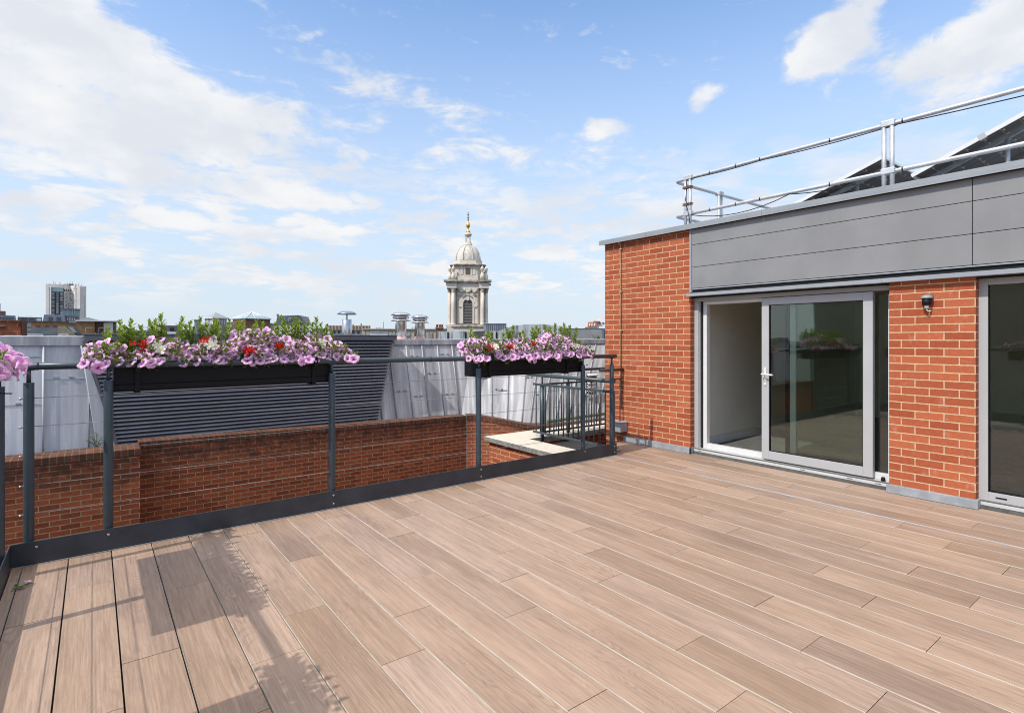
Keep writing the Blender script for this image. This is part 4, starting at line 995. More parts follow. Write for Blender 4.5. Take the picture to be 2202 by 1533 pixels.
for px in (32,40,58,66): B.bx('roof_rail_post',px,px+.5,676,681,4,4.1,MAT['alu'])
B=BG('brick_house','dark brick house end with white sash windows left of the stone gable','house',62,75)
B.bx('wall',57,68,694,None,0,6,MAT['greyrender']); B.grid([60,64.5],[700,709,718],3,5.5,0,MAT['panelite'])
# ---- near chimney
C=BG('chimney_stack','large red brick chimney stack rising behind the pale lead roof at the left','chimney',20,11.6,-.25)
C.bx('stack',-30,46,689.5,None,0,.42,MAT['brick_chim'])
m=MB().box(C.x(46.2),C.x(46.8),-.02,.42,C.z(735),C.z(689.5)); part('arris',m,MAT['brick_edge'],C.o,local=True)
C.bx('cap_course',-32,47,688.3,692.5,-.03,.45,MAT['brick_old']); C.bx('ledge_tile',-30,14,700,701.6,-.06,-.002,MAT['stone_edge']); C.bx('cable',47.5,48.6,692,735,-.04,-.02,MAT['black'])
# ---- tan building
B=BG('flat_roof_house','tan brick flat roofed house with a white door panel and roof edge','house',205,70)
B.bx('wall',165,205,691.5,None,0,8,MAT['brick_far']); B.bx('set_back_wall',205.2,252,693,None,.8,8,MAT['woodclad'])
B.bx('roof_edge',163,254,688.7,691.3,-.4,8.5,MAT['render']); B.poly('roof_cover',[(172,688.5),(178,683),(190,682),(212,687),(213,688.5)],2,6,MAT['flash'])
B.bx('door_panel',223,244,693.5,714,.6,.75,MAT['render']); B.bx('downpipe',204.5,206.5,691.5,715,-.12,-.02,MAT['black'])
for a,b in ((184,200),(212,222)):
    B.bx('guard_rail',a,b,704.5,705.4,-1.6,-1.55,MAT['galv']); B.bx('guard_post',a,a+.8,704.5,716,-1.6,-1.55,MAT['galv'])
G=BG('stone_gable','pale stock brick gable with a sloping skylight','house',145,48)
G.poly('gable',[(124.5,735),(124.5,702),(140,701),(164,721),(164,735)],0,3,MAT['stonewall']); G.poly('roof_slope',[(139,700.2),(160,701.5),(181,722),(164.5,722)],.3,.5,MAT['slate']); G.poly('skylight',[(146,703),(157,703.6),(166,715),(158,716)],.1,.28,MAT['panelite'])
G.bx('side_wall',164.3,180,722,735,.6,3,MAT['stonewall'])
S=BG('slate_wall','plain grey slate hung wall between the chimney and the stone gable','wall',96,52)
S.bx('slate_face',67,124,704.5,735,0,1,MAT['greyrender']); S.bx('roof_light',97,104,716,718,-.06,-.01,MAT['paneblue'])
def skylight(label,px,d,p0,p1):
    K=BG('ribbed_skylight',label,'skylight',px,d,group='ribbed skylights behind the left lead roof')
    m=MB()
    for i in range(7):
        a=p0+(p1-p0)*(.24+.76*i/7); b=a+(p1-p0)*.085
        m.prism([(K.x(a),0,K.z(723)),(K.x(b),0,K.z(723)),(K.x(b),0,K.z(718.2)),(K.x(a),0,K.z(717.8))],[(K.x(a)+.02,.3,K.z(723)),(K.x(b)+.02,.3,K.z(723)),(K.x(b)+.02,.3,K.z(718.2)),(K.x(a)+.02,.3,K.z(717.8))])
    part('ribs',m,MAT['render'],K.o,local=True)
    K.poly('end_cap',[(p0,723.5),(p0+2,718.6),(p0+4.5,717.6),(p0+8,718.4),(p0+9,723.5)],-.03,.3,MAT['render'])
    K.bx('base',p0-2,p1+2,722.8,728,0,.4,MAT['flash'])
skylight('longer white ribbed skylight behind the left lead roof',75,20,57,92); skylight('shorter white ribbed skylight behind the left lead roof',135,20.5,123,147)
B=BG('roof_hatch','low grey roof hatch on the left lead roof in front of the chimney','hatch',30,10); B.poly('lid',[(9,724),(10,720.5),(47,720.5),(48,724)],0,.3,MAT['lead2'])
# ---- centre skyline
B=BG('dark_rooftop','dark rooftop clutter with pipes between the evergreen sprigs','rooftop',362,75)
B.bx('wall',345,384,703,None,0,6,MAT['slate']); B.bx('parapet',335,388,699.5,702.8,1,6,MAT['woodclad']); B.bx('white_kerb',355,380,713.5,718,-1,0,MAT['render'])
for px in (349,366,371): B.bx('duct',px,px+2.6,704.5,712,-.6,-.05,MAT['black'])
B.bx('mast',357.5,358,690,700,2,2.1,MAT['slate'])
B=BG('flat_terrace_house','low grey flat roofed house behind the louvre screen with roof rails','house',300,62)
B.bx('wall',252,345,713,None,0,8,MAT['greyrender']); B.bx('roof_edge',250,346,710.8,712.8,-.3,8,MAT['flash']); B.bx('roof_box',258,264,699,711,2,4,MAT['render'])
for px in (290,300,312,322): B.bx('rail_post',px,px+.6,703,711,0,.06,MAT['galv'])
B.bx('top_rail',289,323,703,703.7,0,.06,MAT['galv'])
L=BG('roof_lantern','white framed roof lantern with a pyramid lead roof','lantern',464,60,.55)
m=MB(); w=18*L.k
m.prism([(-w,-w,L.z(683.6)),(w,-w,L.z(683.6)),(w,w,L.z(683.6)),(-w,w,L.z(683.6))],[(-.03,-.03,L.z(672)),(.03,-.03,L.z(672)),(.03,.03,L.z(672)),(-.03,.03,L.z(672))]); part('roof',m,MAT['flash'],L.o,local=True)
part('eaves',MB().box(-w*1.03,w*1.03,-w-.05,w+.05,L.z(685.4),L.z(683.7)),MAT['render'],L.o,local=True)
w2=w*.82
part('core',MB().box(-w2+.12,w2-.12,-w2+.12,w2-.12,0,L.z(685.5)),MAT['pane'],L.o,local=True)
part('base',MB().box(-w2-.1,w2+.1,-w2-.1,w2+.1,0,L.z(697)),MAT['greyrender'],L.o,local=True)
m=MB()
for i in range(7):
    x=-w2+2*w2*i/6; m.box(x-.05,x+.05,-w2-.01,-w2+.1,L.z(697),L.z(685.5)); m.box(w2-.1,w2+.01,x-.05,x+.05,L.z(697),L.z(685.5)); m.box(-w2-.01,-w2+.1,x-.05,x+.05,L.z(697),L.z(685.5))
for q in (691,): m.box(-w2,w2,-w2+.001,-w2+.09,L.z(q+.6),L.z(q-.6)); m.box(w2-.09,w2-.001,-w2,w2,L.z(q+.6),L.z(q-.6))
part('window_bars',m,MAT['render'],L.o,local=True)
Q=BG('pyramid_skylight','glazed pyramid skylight on a brown timber clad drum','skylight',541,62,.5)
w=28*Q.k
V=[(-w,-w,Q.z(686)),(w,-w,Q.z(686)),(w,w,Q.z(686)),(-w,w,Q.z(686))]; A=(0,0,Q.z(671))
part('glazing',MB().face([V[0],V[1],A]).face([V[1],V[2],A]).face([V[2],V[3],A]).face([V[3],V[0],A]),MAT['paneblue'],Q.o,local=True)
m=MB()
for k in range(4):
    a,b=Vector(V[k]),Vector(V[(k+1)%4]); m.tube([a,A],.06,5)
    for j in range(1,5): e=a.lerp(b,j/5); m.tube([e,e.lerp(Vector(A),1-abs(j/5-.5)*1.1)],.03,4)
part('glazing_bars',m,MAT['render'],Q.o,local=True)
part('drum',MB().box(-w*.97,w*.97,-w+.1,w-.1,0,Q.z(686.2)),MAT['woodclad'],Q.o,local=True); part('eaves',MB().box(-w*1.02,w*1.02,-w-.06,w+.06,Q.z(687.3),Q.z(686.1)),MAT['slate'],Q.o,local=True)
B=BG('grey_tower_house','small distant blue grey tower left of the white roof lantern','house',424,150); B.bx('wall',418,430,689,None,0,6,MAT['slateblue']); B.bx('roof',417,431,687.5,689,-.3,6.3,MAT['slate'])
B=BG('slate_mansard','dark slate mansard roof with white dormer windows behind the evergreen sprigs','house',632,68)
B.poly('mansard_roof',[(592,700),(597,680),(643,677.5),(652,700)],0,8,MAT['slate']); B.poly('side_roof',[(652.3,700),(643.5,677.5),(664,681),(671,700)],.5,8,MAT['greyrender']); B.bx('front_wall',590,672,700.3,None,-.2,8,MAT['render'])
B.bx('chimney_cap',595,599,675.5,680,.5,2,MAT['slate']); B.grid([609,623],[687.5],5,6.5,-.05,MAT['render'],'dormer'); B.grid([609,623],[688],3.6,5,-.12,MAT['pane'],'dormer_window')
B=BG('striped_block','tan and brown striped block over white rooms right of the evergreen sprigs','office block',752,140)
B.bx('upper_storey',706,797,700,709.5,0,14,MAT['tanclad']); B.bx('roof_line',706,797,709.6,710.6,-.8,14,MAT['slate']); B.bx('lower_storey',700,788,710.7,None,.5,14,MAT['render'])
for px in [709+7.1*i for i in range(13)]: B.bx('brown_stripe',px,px+2.3,700.3,709,-.15,-.02,MAT['woodclad'])
B.grid([719,729,760,771],[714.5],5,6,.45,MAT['pane']); B.bx('terrace_rail',700,788,718.5,719.2,-1,-.9,MAT['slate'])
for px,py in ((758,696),(776,694)): B.bx('dish',px,px+3,py+1,700,3,3.3,MAT['slate'])
B=BG('ribbed_hall','long beige ribbed rooftop hall behind the twin flues','hall',870,110)
B.bx('wall',780,952,708,None,0,14,MAT['beige']); B.bx('roof_edge',779,953,706.8,707.9,-.3,14,MAT['stone'])
for px in [786+8*i for i in range(20)]: B.bx('rib',px,px+.5,708,735,-.12,-.02,MAT['tanclad'])
B.grid([846,858,872,878],[720],6,5,-.1,MAT['paneblue']); B.bx('service_door',922,930,716.5,735,-.2,-.02,MAT['greyrender'])
B.bx('mast',823.6,824.6,692,707,2,2.2,MAT['slate'])
B=BG('rooftop_unit','white boxy rooftop unit left of the twin flues','rooftop unit',813,60); B.bx('housing',795,832,714.5,735,0,2,MAT['render']); B.bx('lid',794,833,713.3,714.3,-.1,2.1,MAT['flash'])
B=BG('distant_houses','row of small white distant houses on the skyline behind the twin flues','houses',860,260)
for i,(a,b,t,mt) in enumerate(((806,822,704,'render'),(826,842,706,'conc'),(884,896,702.5,'render'),(906,918,706,'stone'),(920,938,705,'conc'))): B.bx('house_wall',a,b,t,None,i*.5,10+i*.5,MAT[mt])
B.grid([811,817,887,892],[706.5],2,2.4,-.05,MAT['pane'])
H=BG('chimney_stack','brown chimney stack with red clay pots left of the church tower','chimney',946,46)
H.bx('stack',937,953,705.5,None,0,.8,MAT['woodclad']); H.bx('stack_cap',935.5,954.5,704,705.8,-.08,.9,MAT['stone_edge'])
for px in (939.8,945.6,950.6): part('pot',MB().lathe(H.x(px),.4,[(.10,H.z(704)),(.085,H.z(700)),(.11,H.z(698.5)),(.11,H.z(697.4))],10),MAT['terracotta'],H.o,local=True)
W=BG('streaked_parapet','black and white streaked lead parapet wall in front of the church tower','parapet',1090,22,.0)
W.poly('lead_face',[(941,740),(940,713),(1045,711.5),(1070,712),(1100,702),(1130,697.5),(1165,697),(1185,699),(1228,705),(1238,740)],0,.6,MAT['streak'])
for px in (962,1000,1056,1066): W.bx('black_joint',px,px+3,714,735,-.03,-.002,MAT['black'])
W=BG('curved_lead_dormer','low rounded grey lead roof behind the shorter trough','roof',1135,27)
W.poly('lead_face',[(1096,740),(1098,703),(1106,699.5),(1150,698.5),(1180,700),(1186,740)],0,1.5,MAT['flash'])
K=BG('plant_enclosure','grey ribbed plant enclosure right of the church tower','plant room',1066,36); K.bx('ribbed_wall',1040,1089,696,716,0,2,MAT['slateblue'])
for px in range(1046,1089,4): K.bx('rib',px,px+.6,696.5,715,-.04,-.005,MAT['slate'])
K.bx('top_trim',1039,1089.5,695,695.9,-.05,2,MAT['render'])
K=BG('grey_roof_wall','long plain grey roof wall between the trough flowers and the brick building','wall',1260,18)
K.bx('wall_face',1200,1340,707,740,0,.5,MAT['greyrender']); K.bx('top_trim',1200,1340,706,706.9,-.02,.5,MAT['flash']); K.bx('upstand',1295,1298.5,707.5,735,-.06,-.002,MAT['slate'])
K=BG('hill_terrace','white and orange brick houses with roof terraces at the right skyline','houses',1285,160)
K.poly('white_houses',[(1256,725),(1256,704),(1283,690),(1290,681),(1304,678),(1330,678),(1330,725)],0,10,MAT['render']); K.bx('brick_front',1264,1283,692.5,703,-.8,-.1,MAT['redbrickfar'])
K.grid([1268,1273,1279],[698],2.4,5.5,-.85,MAT['render']); K.grid([1290,1297],[695],4,3,-.1,MAT['pane']); K.bx('red_roof',1276,1290,690.5,692.4,-.9,2,MAT['redbrickfar']); K.bx('terrace_rail',1258,1283,703.4,706,-1.4,-1.2,MAT['slate'])
# bush on the wall
X,Y,Z=atd(1281,728,12.5); bu=thing('roof_bush','small green bush growing on the lead roof beside the brick building','bush',(X,Y,Z-.05))
lf=MB(); rl=[]; st=MB()
for i in range(9):
    a=R.uniform(0,6.28); e=Vector((math.cos(a)*.08,math.sin(a)*.08,R.uniform(.05,.11))); st.tube([(X,Y,Z-.05),tuple(Vector((X,Y,Z-.03))+e)],.003,4)
    for _ in range(14): leaf(lf,rl,Vector((X,Y,Z-.03))+e*R.uniform(.4,1.1)+Vector([R.uniform(-.02,.02) for _ in range(3)]),[R.uniform(-1,1) for _ in range(3)],(0,0,1),.03,.009,R.random())
part('stem',st,MAT['stem'],bu); o=part('foliage',lf,MAT['weed'],bu); attr_face(o,'rnd',rl)
# ---- generic far blocks so that the horizon is built up
rb=random.Random(11)
far=[(-60,40,707,210,'greyrender','grey far block behind the left mansard terrace'),(230,262,709,230,'conc','pale far block right of the tan flat roofed house'),(262,300,712,260,'tanclad','tan far block behind the first evergreen sprigs'),(300,352,711,240,'slate','dark far block behind the tallest evergreen sprig'),
 (384,420,712,250,'conc2','pale far block left of the small grey tower'),(428,446,700,200,'slateblue','blue grey far block left of the roof lantern'),(486,512,694,190,'conc','pale far block between lantern and pyramid'),(574,596,697,210,'greyrender','grey far block left of the dark slate mansard'),
 (668,712,708,230,'conc2','pale far block right of the dark slate mansard'),(950,1000,708,240,'beige','beige far block behind the church tower'),(1084,1130,707,200,'greyrender','grey far block right of the plant enclosure'),(1180,1262,710,260,'conc','pale far block behind the grey roof wall')]
for a,b,t,d,mt,lab in far:
    B=BG('far_block',lab,'building',(a+b)/2,d,rb.uniform(-.3,.3),group='far blocks along the skyline')
    B.bx('wall',a,b,t,None,0,14,MAT[mt]); B.bx('roof_edge',a-.5,b+.5,t-1,t-.1,-.4,14.4,MAT['slate'])
    n=max(2,int((b-a)/8)); B.grid([a+(b-a)*(i+.5)/n for i in range(n)],[t+4,t+10],3,3.2,-.02,MAT['pane'])
    B.bx('roof_plant',a+(b-a)*.3,a+(b-a)*.55,t-3,t-1.1,3,8,MAT['flash'])
# ================================================================ CHURCH TOWER
CT=BG('church_tower','ornate pale stone church tower with a ribbed dome, gilded ball and cross','church tower',1006,70,-.02)
k=CT.k; Zc=CT.z; cy=38*k; st_,dk=MAT['churchstone'],MAT['churchdark']
def cp(name,mb,mat,par=None): return part(name,mb,mat,par or CT.o,local=True)
def sq(mb,h,b,t): mb.box(-h*k,h*k,cy-h*k,cy+h*k,Zc(b),Zc(t)); return mb
def octa(mb,h,b,t,cut=.42):
    h*=k; c=h*cut; P=[(-h,cy-c),(-c,cy-h),(c,cy-h),(h,cy-c),(h,cy+c),(c,cy+h),(-c,cy+h),(-h,cy+c)]
    P=[(-c,cy-h),(c,cy-h),(h,cy-c),(h,cy+c),(c,cy+h),(-c,cy+h),(-h,cy+c),(-h,cy-c)]
    mb.prism([(x,y,Zc(b)) for x,y in P],[(x,y,Zc(t)) for x,y in P]); return mb
cp('lower_tower',sq(sq(MB(),44,800,703),40,900,800),st_)
cp('base_cornice',octa(octa(octa(MB(),45.5,705,702.5,.7),47.5,702.5,700.5,.7),46,700.5,698.5,.7),dk)
# belfry core with a real arched opening in front
core=octa(MB(),31,698.5,620,.75); cp('belfry_core',core,st_)
ow,ys,yb_=9.8,653,695
def arch(w,n=14): return [(-w,yb_)]+[(-w*math.cos(math.pi*i/n),ys-w*math.sin(math.pi*i/n)) for i in range(n+1)]+[(w,yb_)]
yf=cy-34*k
m=MB(); A=arch(ow); O=[(-21,yb_+2.5),(-21,ys-18)]; 
n=len(A); Bx=arch(21); 
for (a,b),(c,d),(e,f),(g,h) in zip(A,A[1:],Bx,Bx[1:]):
    cl=lambda p:(p[0],max(p[1],634)) 
    e2,g2=cl((e,f)),cl((g,h))
    m.face([(a*k,yf,Zc(b)),(c*k,yf,Zc(d)),(g2[0]*k,yf,Zc(g2[1])),(e2[0]*k,yf,Zc(e2[1]))])
m.box(-21*k,21*k,yf,cy-31*k,Zc(634),Zc(620)); m.box(-21*k,-20.5*k,yf+.001,cy-31*k,Zc(697),Zc(620)); m.box(20.5*k,21*k,yf+.001,cy-31*k,Zc(697),Zc(620))
for (a,b),(c,d) in zip(A,A[1:]): m.face([(a*k,yf,Zc(b)),(a*k,yf+.17,Zc(b)),(c*k,yf+.17,Zc(d)),(c*k,yf,Zc(d))])
cp('belfry_front',m,st_)
m=MB()
for (a,b),(c,d),(e,f),(g,h) in zip(arch(ow+.3),arch(ow+.3)[1:],arch(13.6),arch(13.6)[1:]):
    m.prism([(a*k,yf-.08,Zc(b)),(c*k,yf-.08,Zc(d)),(g*k,yf-.08,Zc(h)),(e*k,yf-.08,Zc(f))],[(a*k,yf-.002,Zc(b)),(c*k,yf-.002,Zc(d)),(g*k,yf-.002,Zc(h)),(e*k,yf-.002,Zc(f))])
m.box(-19.5*k,-10.2*k,yf-.12,yf-.085,Zc(660),Zc(654.5)); m.box(10.2*k,19.5*k,yf-.12,yf-.085,Zc(660),Zc(654.5)); m.box(-3*k,3*k,yf-.16,yf-.085,Zc(646),Zc(637))
cp('arch_surround',m,st_)
win=cp('belfry_louvre',MB().box(-ow*k,ow*k,yf+.14,yf+.168,Zc(695.5),Zc(643)),MAT['blackgap'])
m=MB()
for i in range(15):
    y=646.5+3.3*i; w=ow if y>653 else math.sqrt(max(1,ow*ow-(653-y)**2)); w*=.97
    m.prism([(-w*k,yf+.03,Zc(y+1.3)),(w*k,yf+.03,Zc(y+1.3)),(w*k,yf+.13,Zc(y-1)),(-w*k,yf+.13,Zc(y-1))],[(-w*k,yf+.03,Zc(y+.2)),(w*k,yf+.03,Zc(y+.2)),(w*k,yf+.13,Zc(y-2)),(-w*k,yf+.13,Zc(y-2))])
cp('louvre_blades',m,MAT['slat'],win)
# carved garlands
m=MB()
def swag(x0,x1,y,dip,r,n=10): m.tube([((x0+(x1-x0)*i/n)*k,yf-.06,Zc(y+dip*4*(i/n)*(1-i/n))) for i in range(n+1)],[r*(.5+1.3*math.sin(math.pi*(i+.4)/(n+.8))) for i in range(n+1)],7)
swag(-20,-7,622,7,.055); swag(-7,7,622,6,.055); swag(7,20,622,7,.055)
for x in (-20,-7,7,20): m.tube([(x*k,yf-.08,Zc(620.5)),(x*k,yf-.07,Zc(624)),(x*k,yf-.05,Zc(629))],[.07,.10,.03],7)
for s in (-1,1): m.tube([(s*11*k,yf-.04,Zc(641)),(s*8*k,yf-.05,Zc(637)),(s*3*k,yf-.06,Zc(634.5)),(0,yf-.06,Zc(636))],[.03,.08,.06,.05],7)
cp('garland',m,dk)
# paired corner columns
for sx in (-1,1):
    for sy in (-1,1):
        cp('corner_pier',MB().box(sx*26*k,sx*35*k,cy+sy*26*k,cy+sy*35*k,Zc(698.5),Zc(620)),st_)
        for a,b in ((31.5,39.5),(39.5,31.5)):
            x,y=sx*a*k,cy+sy*b*k; r=4.0*k
            c=cp('column',MB().lathe(x,y,[(r*1.35,Zc(698.5)),(r*1.3,Zc(697)),(r*1.05,Zc(695.5)),(r,Zc(694)),(r*.98,Zc(665)),(r*.84,Zc(629.5))],16),st_)
            cp('capital',MB().lathe(x,y,[(r*.85,Zc(629.4)),(r*1.0,Zc(628)),(r*.92,Zc(626)),(r*1.25,Zc(624)),(r*1.1,Zc(623)),(r*1.5,Zc(620.5)),(r*1.5,Zc(620))],12,smooth=False),dk,c)
        # entablature block over the pair
        cp('entablature_block',MB().box(sx*24*k,sx*45*k,cy+sy*24*k,cy+sy*45*k,Zc(620),Zc(609)),st_)
        cp('cornice_block',MB().box(sx*23*k,sx*47*k,cy+sy*23*k,cy+sy*47*k,Zc(608.9),Zc(606)).box(sx*23*k,sx*51*k,cy+sy*23*k,cy+sy*51*k,Zc(605.9),Zc(602.8)),dk)
cp('entablature',sq(MB(),34,620,609.2),st_); cp('cornice',sq(sq(sq(MB(),36,609.1,606.2),40,606.1,603),38,602.9,601.8),dk)
# upper stage with urns
cp('upper_stage',octa(octa(MB(),36,602.5,594,.6),33,594,571.5,.62),st_)
yu=cy-33*k
pn=cp('panel_surround',MB().box(-9*k,9*k,yu-.06,yu-.001,Zc(593),Zc(573.5)),st_); cp('panel',MB().box(-5.2*k,5.2*k,yu-.09,yu-.0605,Zc(590),Zc(575.5)),MAT['bronze'],pn)
for x in (-13.5,13.5): cp('pilaster',MB().box((x-3)*k,(x+3)*k,yu-.07,yu-.001,Zc(590),Zc(572)),st_)
cp('upper_cornice',octa(octa(MB(),36,571.4,569.6,.62),39.5,569.5,567.5,.62),dk)
for sx in (-1,1):
    for sy in (-1,1):
        for a,b in ((31,39),(39,31)):
            x,y=sx*a*k,cy+sy*b*k; r=k
            u=cp('urn',MB().lathe(x,y,[(4.6*r,Zc(601.7)),(4.6*r,Zc(592)),(4.0*r,Zc(591)),(2.0*r,Zc(586)),(1.5*r,Zc(584.5)),(3.2*r,Zc(582.5)),(3.9*r,Zc(578)),(4.1*r,Zc(576.5)),(2.6*r,Zc(575.5)),(1.1*r,Zc(572.5)),(.1*r,Zc(571))],14),st_)
# dome
cp('dome_base',octa(octa(MB(),34,567.4,566,.55),31,565.9,558,.55),st_)
dp=[]
for i in range(15):
    t=i/14*1.18; dp.append((28.5*math.cos(t)*k,Zc(557.9-35.2*math.sin(t)/math.sin(1.18))))
dm=cp('dome',MB().lathe(0,cy,dp,48),MAT['dome'])
for j in range(8):
    a=j*math.pi/4+math.pi/8; m=MB().tube([((r+.02)*math.cos(a),cy+(r+.02)*math.sin(a),z) for r,z in dp],.085,6); cp('dome_rib',m,MAT['dome'],dm)
cp('dome_collar',MB().lathe(0,cy,[(12*k,Zc(525)),(12.2*k,Zc(523.6)),(11*k,Zc(522.8))],24),dk)
# lantern: eight slender piers so that the sky shows through
ln=cp('lantern',MB().lathe(0,cy,[(11*k,Zc(522.7)),(8.5*k,Zc(519.5)),(7.4*k,Zc(516)),(7.2*k,Zc(515))],20),st_)
for j in range(4):
    a=j*math.pi/2+math.pi/4; x,y=5.0*k*math.cos(a)*1.15,cy+5.0*k*math.sin(a)*1.15; cp('lantern_pier',MB().box(x-1.9*k,x+1.9*k,y-1.9*k,y+1.9*k,Zc(514.9),Zc(503)),st_,ln)
cp('lantern_head',MB().lathe(0,cy,[(6.6*k,Zc(503)),(6.6*k,Zc(499.5)),(8.4*k,Zc(498.2)),(8.4*k,Zc(496.6)),(6*k,Zc(495.6)),(5.2*k,Zc(494))],20),st_,ln)
gd=cp('gilded_finial',MB().lathe(0,cy,[(5.2*k,Zc(494)),(5.0*k,Zc(491.5)),(3.6*k,Zc(488.5)),(1.7*k,Zc(486.5)),(1.2*k,Zc(483.2)),(2.2*k,Zc(482.6)),(3.9*k,Zc(480.4)),(4.6*k,Zc(477)),(4.1*k,Zc(474)),(2.4*k,Zc(471.5)),(1.0*k,Zc(469.5)),(1.3*k,Zc(468.4)),(.6*k,Zc(467))],20),MAT['gold'])
cp('cross',MB().box(-.05,.05,cy-.05,cy+.05,Zc(467),Zc(447.5)).box(-.16,.16,cy-.04,cy+.04,Zc(460.5),Zc(459)).box(-.14,.14,cy-.04,cy+.04,Zc(454.5),Zc(453.3)).ball((0,cy,Zc(464.5)),.10),MAT['bronze'],gd)
# ================================================================ UNSEEN NEIGHBOUR THAT THE DOOR GLASS MIRRORS
nb=thing('neighbour_building','plain beige neighbour building left of the terrace, seen only mirrored in the door glass','building',(-14,2,GZ))
part('wall',MB().box(-22,-11,-14,10.5,GZ,3.4),MAT['beige'],nb); part('roof_edge',MB().box(-22.2,-10.8,-14.2,10.7,3.401,3.6),MAT['flash'],nb)
for i in range(5):
    for z in (-2.5,.6): part('window',MB().box(-10.995,-10.95,-11+4*i,-9.4+4*i,z,z+1.7),MAT['pane'],nb)
m=MB()
for y in range(-13,11,2): m.tube([(-11.3,y,3.6),(-11.3,y,4.6)],.03,6)
m.tube([(-11.3,-13,4.6),(-11.3,9,4.6)],.03,6); part('roof_rail',m,MAT['galv'],nb)
tag(part('ground',MB().face([(-6000,-6000,GZ-.2),(6000,-6000,GZ-.2),(6000,6000,GZ-.2),(-6000,6000,GZ-.2)]),MAT['asphalt']),kind='structure')
# ================================================================ CAMERA
cam=bpy.data.cameras.new('camera'); co=bpy.data.objects.new('camera',cam); COL.objects.link(co)
co.location=(0,0,EYE); co.rotation_euler=(math.pi/2,0,-TH)
cam.sensor_fit='HORIZONTAL'; cam.sensor_width=36; cam.lens=36*F/2202; cam.shift_y=-(1533/2-HOR)/2202; cam.clip_start=.05; cam.clip_end=20000
SC.camera=co
# ================================================================ SUN AND SKY
EL=math.radians(48.5); AZ=math.radians(4.0)           # light travels along +X, drifting AZ towards +Y
L=Vector((math.cos(EL)*math.cos(AZ),math.cos(EL)*math.sin(AZ),-math.sin(EL)))
sun=bpy.data.lights.new('sun','SUN'); sun.energy=SUN_E; sun.angle=math.radians(.53); sun.color=(1,.95,.87)
so=bpy.data.objects.new('sun',sun); COL.objects.link(so); so.rotation_euler=L.to_track_quat('-Z','Y').to_euler(); so.location=(-30,-3,35)
w=bpy.data.worlds.new('World'); SC.world=w; w.use_nodes=True; nt=w.node_tree; nt.nodes.clear()
class WT(NT):
    def __init__(s): s.t=nt
t=WT()
sky=t.n('TexSky',sky_type='NISHITA'); sky.sun_disc=False; sky.sun_elevation=EL
# Blender: rotation 0 puts the sun at +Y, turning clockwise seen from above
D=-L; sky.sun_rotation=math.atan2(D.x,D.y); sky.altitude=50; sky.air_density=1.0; sky.dust_density=.6; sky.ozone_density=2.2
tc=t.n('TexCoord'); V=tc.outputs['Generated']
sx=t.n('SeparateXYZ',{0:V}); X_,Y_,Z_=sx.outputs
az=t.math('ARCTAN2',X_,Y_); el=t.math('ARCSINE',Z_)
AE=t.n('CombineXYZ',{0:az,1:el,2:0}).outputs[0]
# flat cloud deck coordinates
dn=t.math('ADD',t.math('MAXIMUM',Z_,0.0),.10)
PL_=t.n('CombineXYZ',{0:t.math('DIVIDE',X_,dn),1:t.math('DIVIDE',Y_,dn),2:0}).outputs[0]
n_big=t.noise(PL_,1.5,8,.62,.25); n_det=t.noise(PL_,4.5,7,.62,.3)
n_fib=t.noise(t.n('Mapping',{'Vector':AE,'Rotation':(0,0,.45),'Scale':(7,22,1)}).outputs[0],1.0,9,.66,.8)
n_puf=t.noise(t.n('Mapping',{'Vector':AE,'Scale':(7,15,1),'Location':(3.1,.4,0)}).outputs[0],1.0,8,.6,.2)
n_pd2=t.noise(t.n('Mapping',{'Vector':AE,'Scale':(24,40,1),'Location':(1.1,2.4,0)}).outputs[0],1.0,6,.65,.4)
def ang(px,py):
    x=(px-CX)/F; return TH+math.atan(x), math.atan((HOR-py)/F/math.sqrt(1+x*x))
def blob(px,py,rx,ry,rot,soft=1.0):
    a,e=ang(px,py); m=t.n('Mapping',{'Vector':AE,'Location':(a,e,0),'Rotation':(0,0,rot),'Scale':(rx/F,ry/F,1)},vector_type='TEXTURE').outputs[0]
    ln=t.n('VectorMath',{0:m},operation='LENGTH').outputs['Value']
    return t.ramp(ln,0.0,1.5*soft,1.0,0.0)
def total(lst):
    s=None
    for wgt,b in lst:
        v=t.math('MULTIPLY',b,wgt); s=v if s is None else t.math('ADD',s,v)
    return s
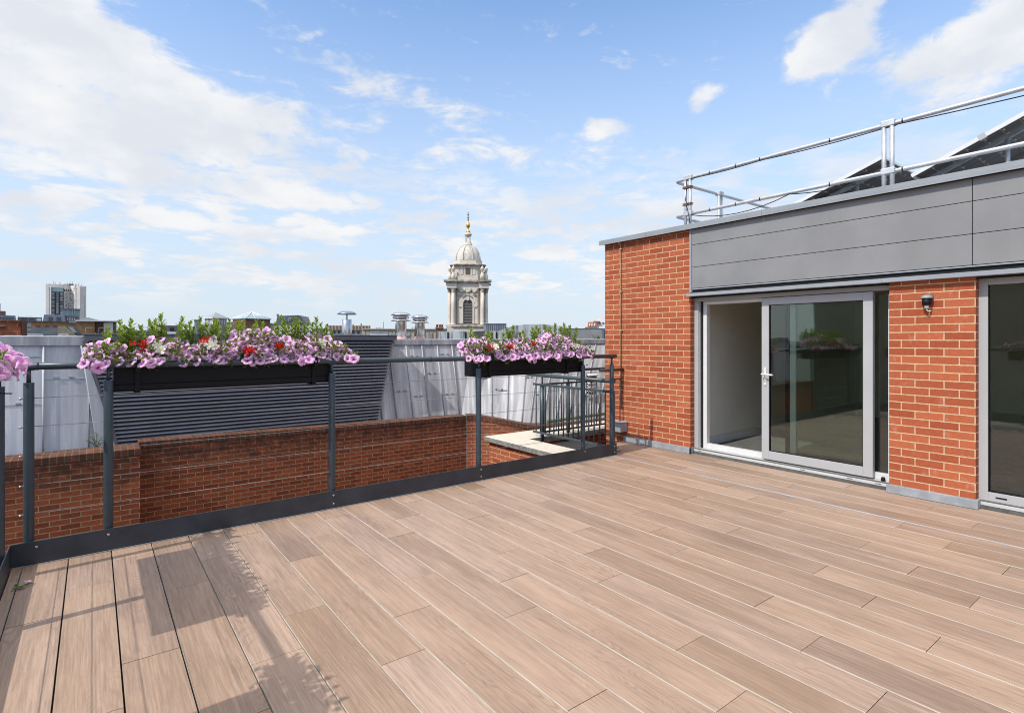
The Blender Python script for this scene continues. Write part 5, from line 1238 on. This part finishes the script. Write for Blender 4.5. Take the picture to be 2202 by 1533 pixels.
# high wispy sheets (upper left) and separate puffs
cirr=total([(1.05,blob(40,70,290,125,-.40)),(.95,blob(340,185,320,62,-.50)),(.75,blob(60,215,260,60,-.25)),(.5,blob(140,335,480,40,-.12)),(.55,blob(560,245,140,55,-.35)),(.35,blob(1050,300,200,30,-.5)),(.35,blob(800,330,420,150,-.1)),(.35,blob(1250,380,260,120,.1)),(.3,blob(700,120,330,50,-.4)),(.3,blob(560,310,300,16,-.28))])
cd=t.math('ADD',cirr,t.math('MULTIPLY',t.math('SUBTRACT',n_fib,.5),2.6)); cd=t.math('ADD',cd,t.math('MULTIPLY',t.math('SUBTRACT',n_pd2,.5),1.1)); cd=t.math('ADD',cd,t.math('MULTIPLY',t.math('SUBTRACT',n_puf,.5),1.3))
m_c=t.math('MULTIPLY',t.ramp(cd,.20,1.05),.95)
puff=total([(1.1,blob(1800,55,150,52,.45)),(.95,blob(1780,125,75,38,.2)),(1.05,blob(2080,130,170,62,.12)),(.7,blob(2150,55,110,70,.2)),(.95,blob(1505,215,52,30,.4)),(.95,blob(1285,275,80,36,.1)),(.55,blob(1350,330,60,22,-.2)),(.5,blob(1445,335,40,24,.5)),
  (.6,blob(770,340,48,26,0)),(.6,blob(2010,260,110,40,.3)),(1.3,blob(650,425,190,36,-.08)),(1.1,blob(390,475,150,28,-.05)),(.95,blob(150,355,260,34,-.05)),(.8,blob(40,475,90,22,0)),(.9,blob(1470,450,130,35,0)),(.7,blob(1120,460,230,50,0)),(.8,blob(690,510,160,24,0))])
pd=t.math('ADD',puff,t.math('MULTIPLY',t.math('SUBTRACT',n_puf,.5),1.9)); pd=t.math('ADD',pd,t.math('MULTIPLY',t.math('SUBTRACT',n_pd2,.5),.9))
m_p=t.math('MULTIPLY',t.ramp(pd,.40,.98),.95)
# low rows of small cumulus and general milkiness towards the horizon
n_low=t.noise(t.n('Mapping',{'Vector':AE,'Scale':(9,34,1),'Location':(.7,1.3,0)}).outputs[0],1.0,7,.6,.3)
lowb=t.math('MULTIPLY',t.ramp(el,.02,.10,0,1),t.ramp(el,.20,.36,1,0))
m_l=t.math('MULTIPLY',t.ramp(t.math('ADD',n_low,t.math('MULTIPLY',t.math('SUBTRACT',n_det,.5),.35)),.42,.60),t.math('MULTIPLY',lowb,.95))
fill_cloud=t.math('MULTIPLY',t.ramp(n_big,.30,.55),t.ramp(el,.62,.85,0,1))      # added bright cloud overhead, out of view, to raise the fill light
cov=t.math('MAXIMUM',t.math('MAXIMUM',m_c,m_p),m_l)
veil=t.ramp(el,.0,.62,1,0); veil=t.math('MULTIPLY',t.math('POWER',veil,.85),VEIL)
skyc=t.n('HueSaturation',{'Saturation':SKY_SAT,'Value':SKY_VAL,'Color':sky.outputs[0]}).outputs[0]
skyc=t.mix(1.0,skyc,SKY_TINT,'MULTIPLY')
base=t.mix(veil,skyc,VEIL_COL)
n_sh0=t.ramp(t.noise(t.n('Mapping',{'Vector':AE,'Scale':(6,11,1),'Location':(5,.2,0)}).outputs[0],1.0,5,.55),.35,.65)
n_sh=t.math('MULTIPLY',n_sh0,t.ramp(cov,.2,.9,.55,1)); cc=t.mix(n_sh,CLOUD_A,CLOUD_B)
fin=t.mix(fill_cloud,t.mix(cov,base,cc),CLOUD_FILL)
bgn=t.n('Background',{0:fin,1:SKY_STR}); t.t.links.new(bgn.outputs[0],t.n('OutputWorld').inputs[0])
SC.view_settings.view_transform='Standard'; SC.view_settings.look='None'; SC.view_settings.exposure=EXPO; SC.view_settings.gamma=1
try: SC.view_settings.use_curve_mapping=False
except Exception: pass
SC.cycles.max_bounces=10; SC.cycles.transparent_max_bounces=16; SC.cycles.sample_clamp_indirect=6; SC.cycles.use_denoising=True
SC.cycles.blur_glossy=.3; SC.cycles.filter_width=1.05
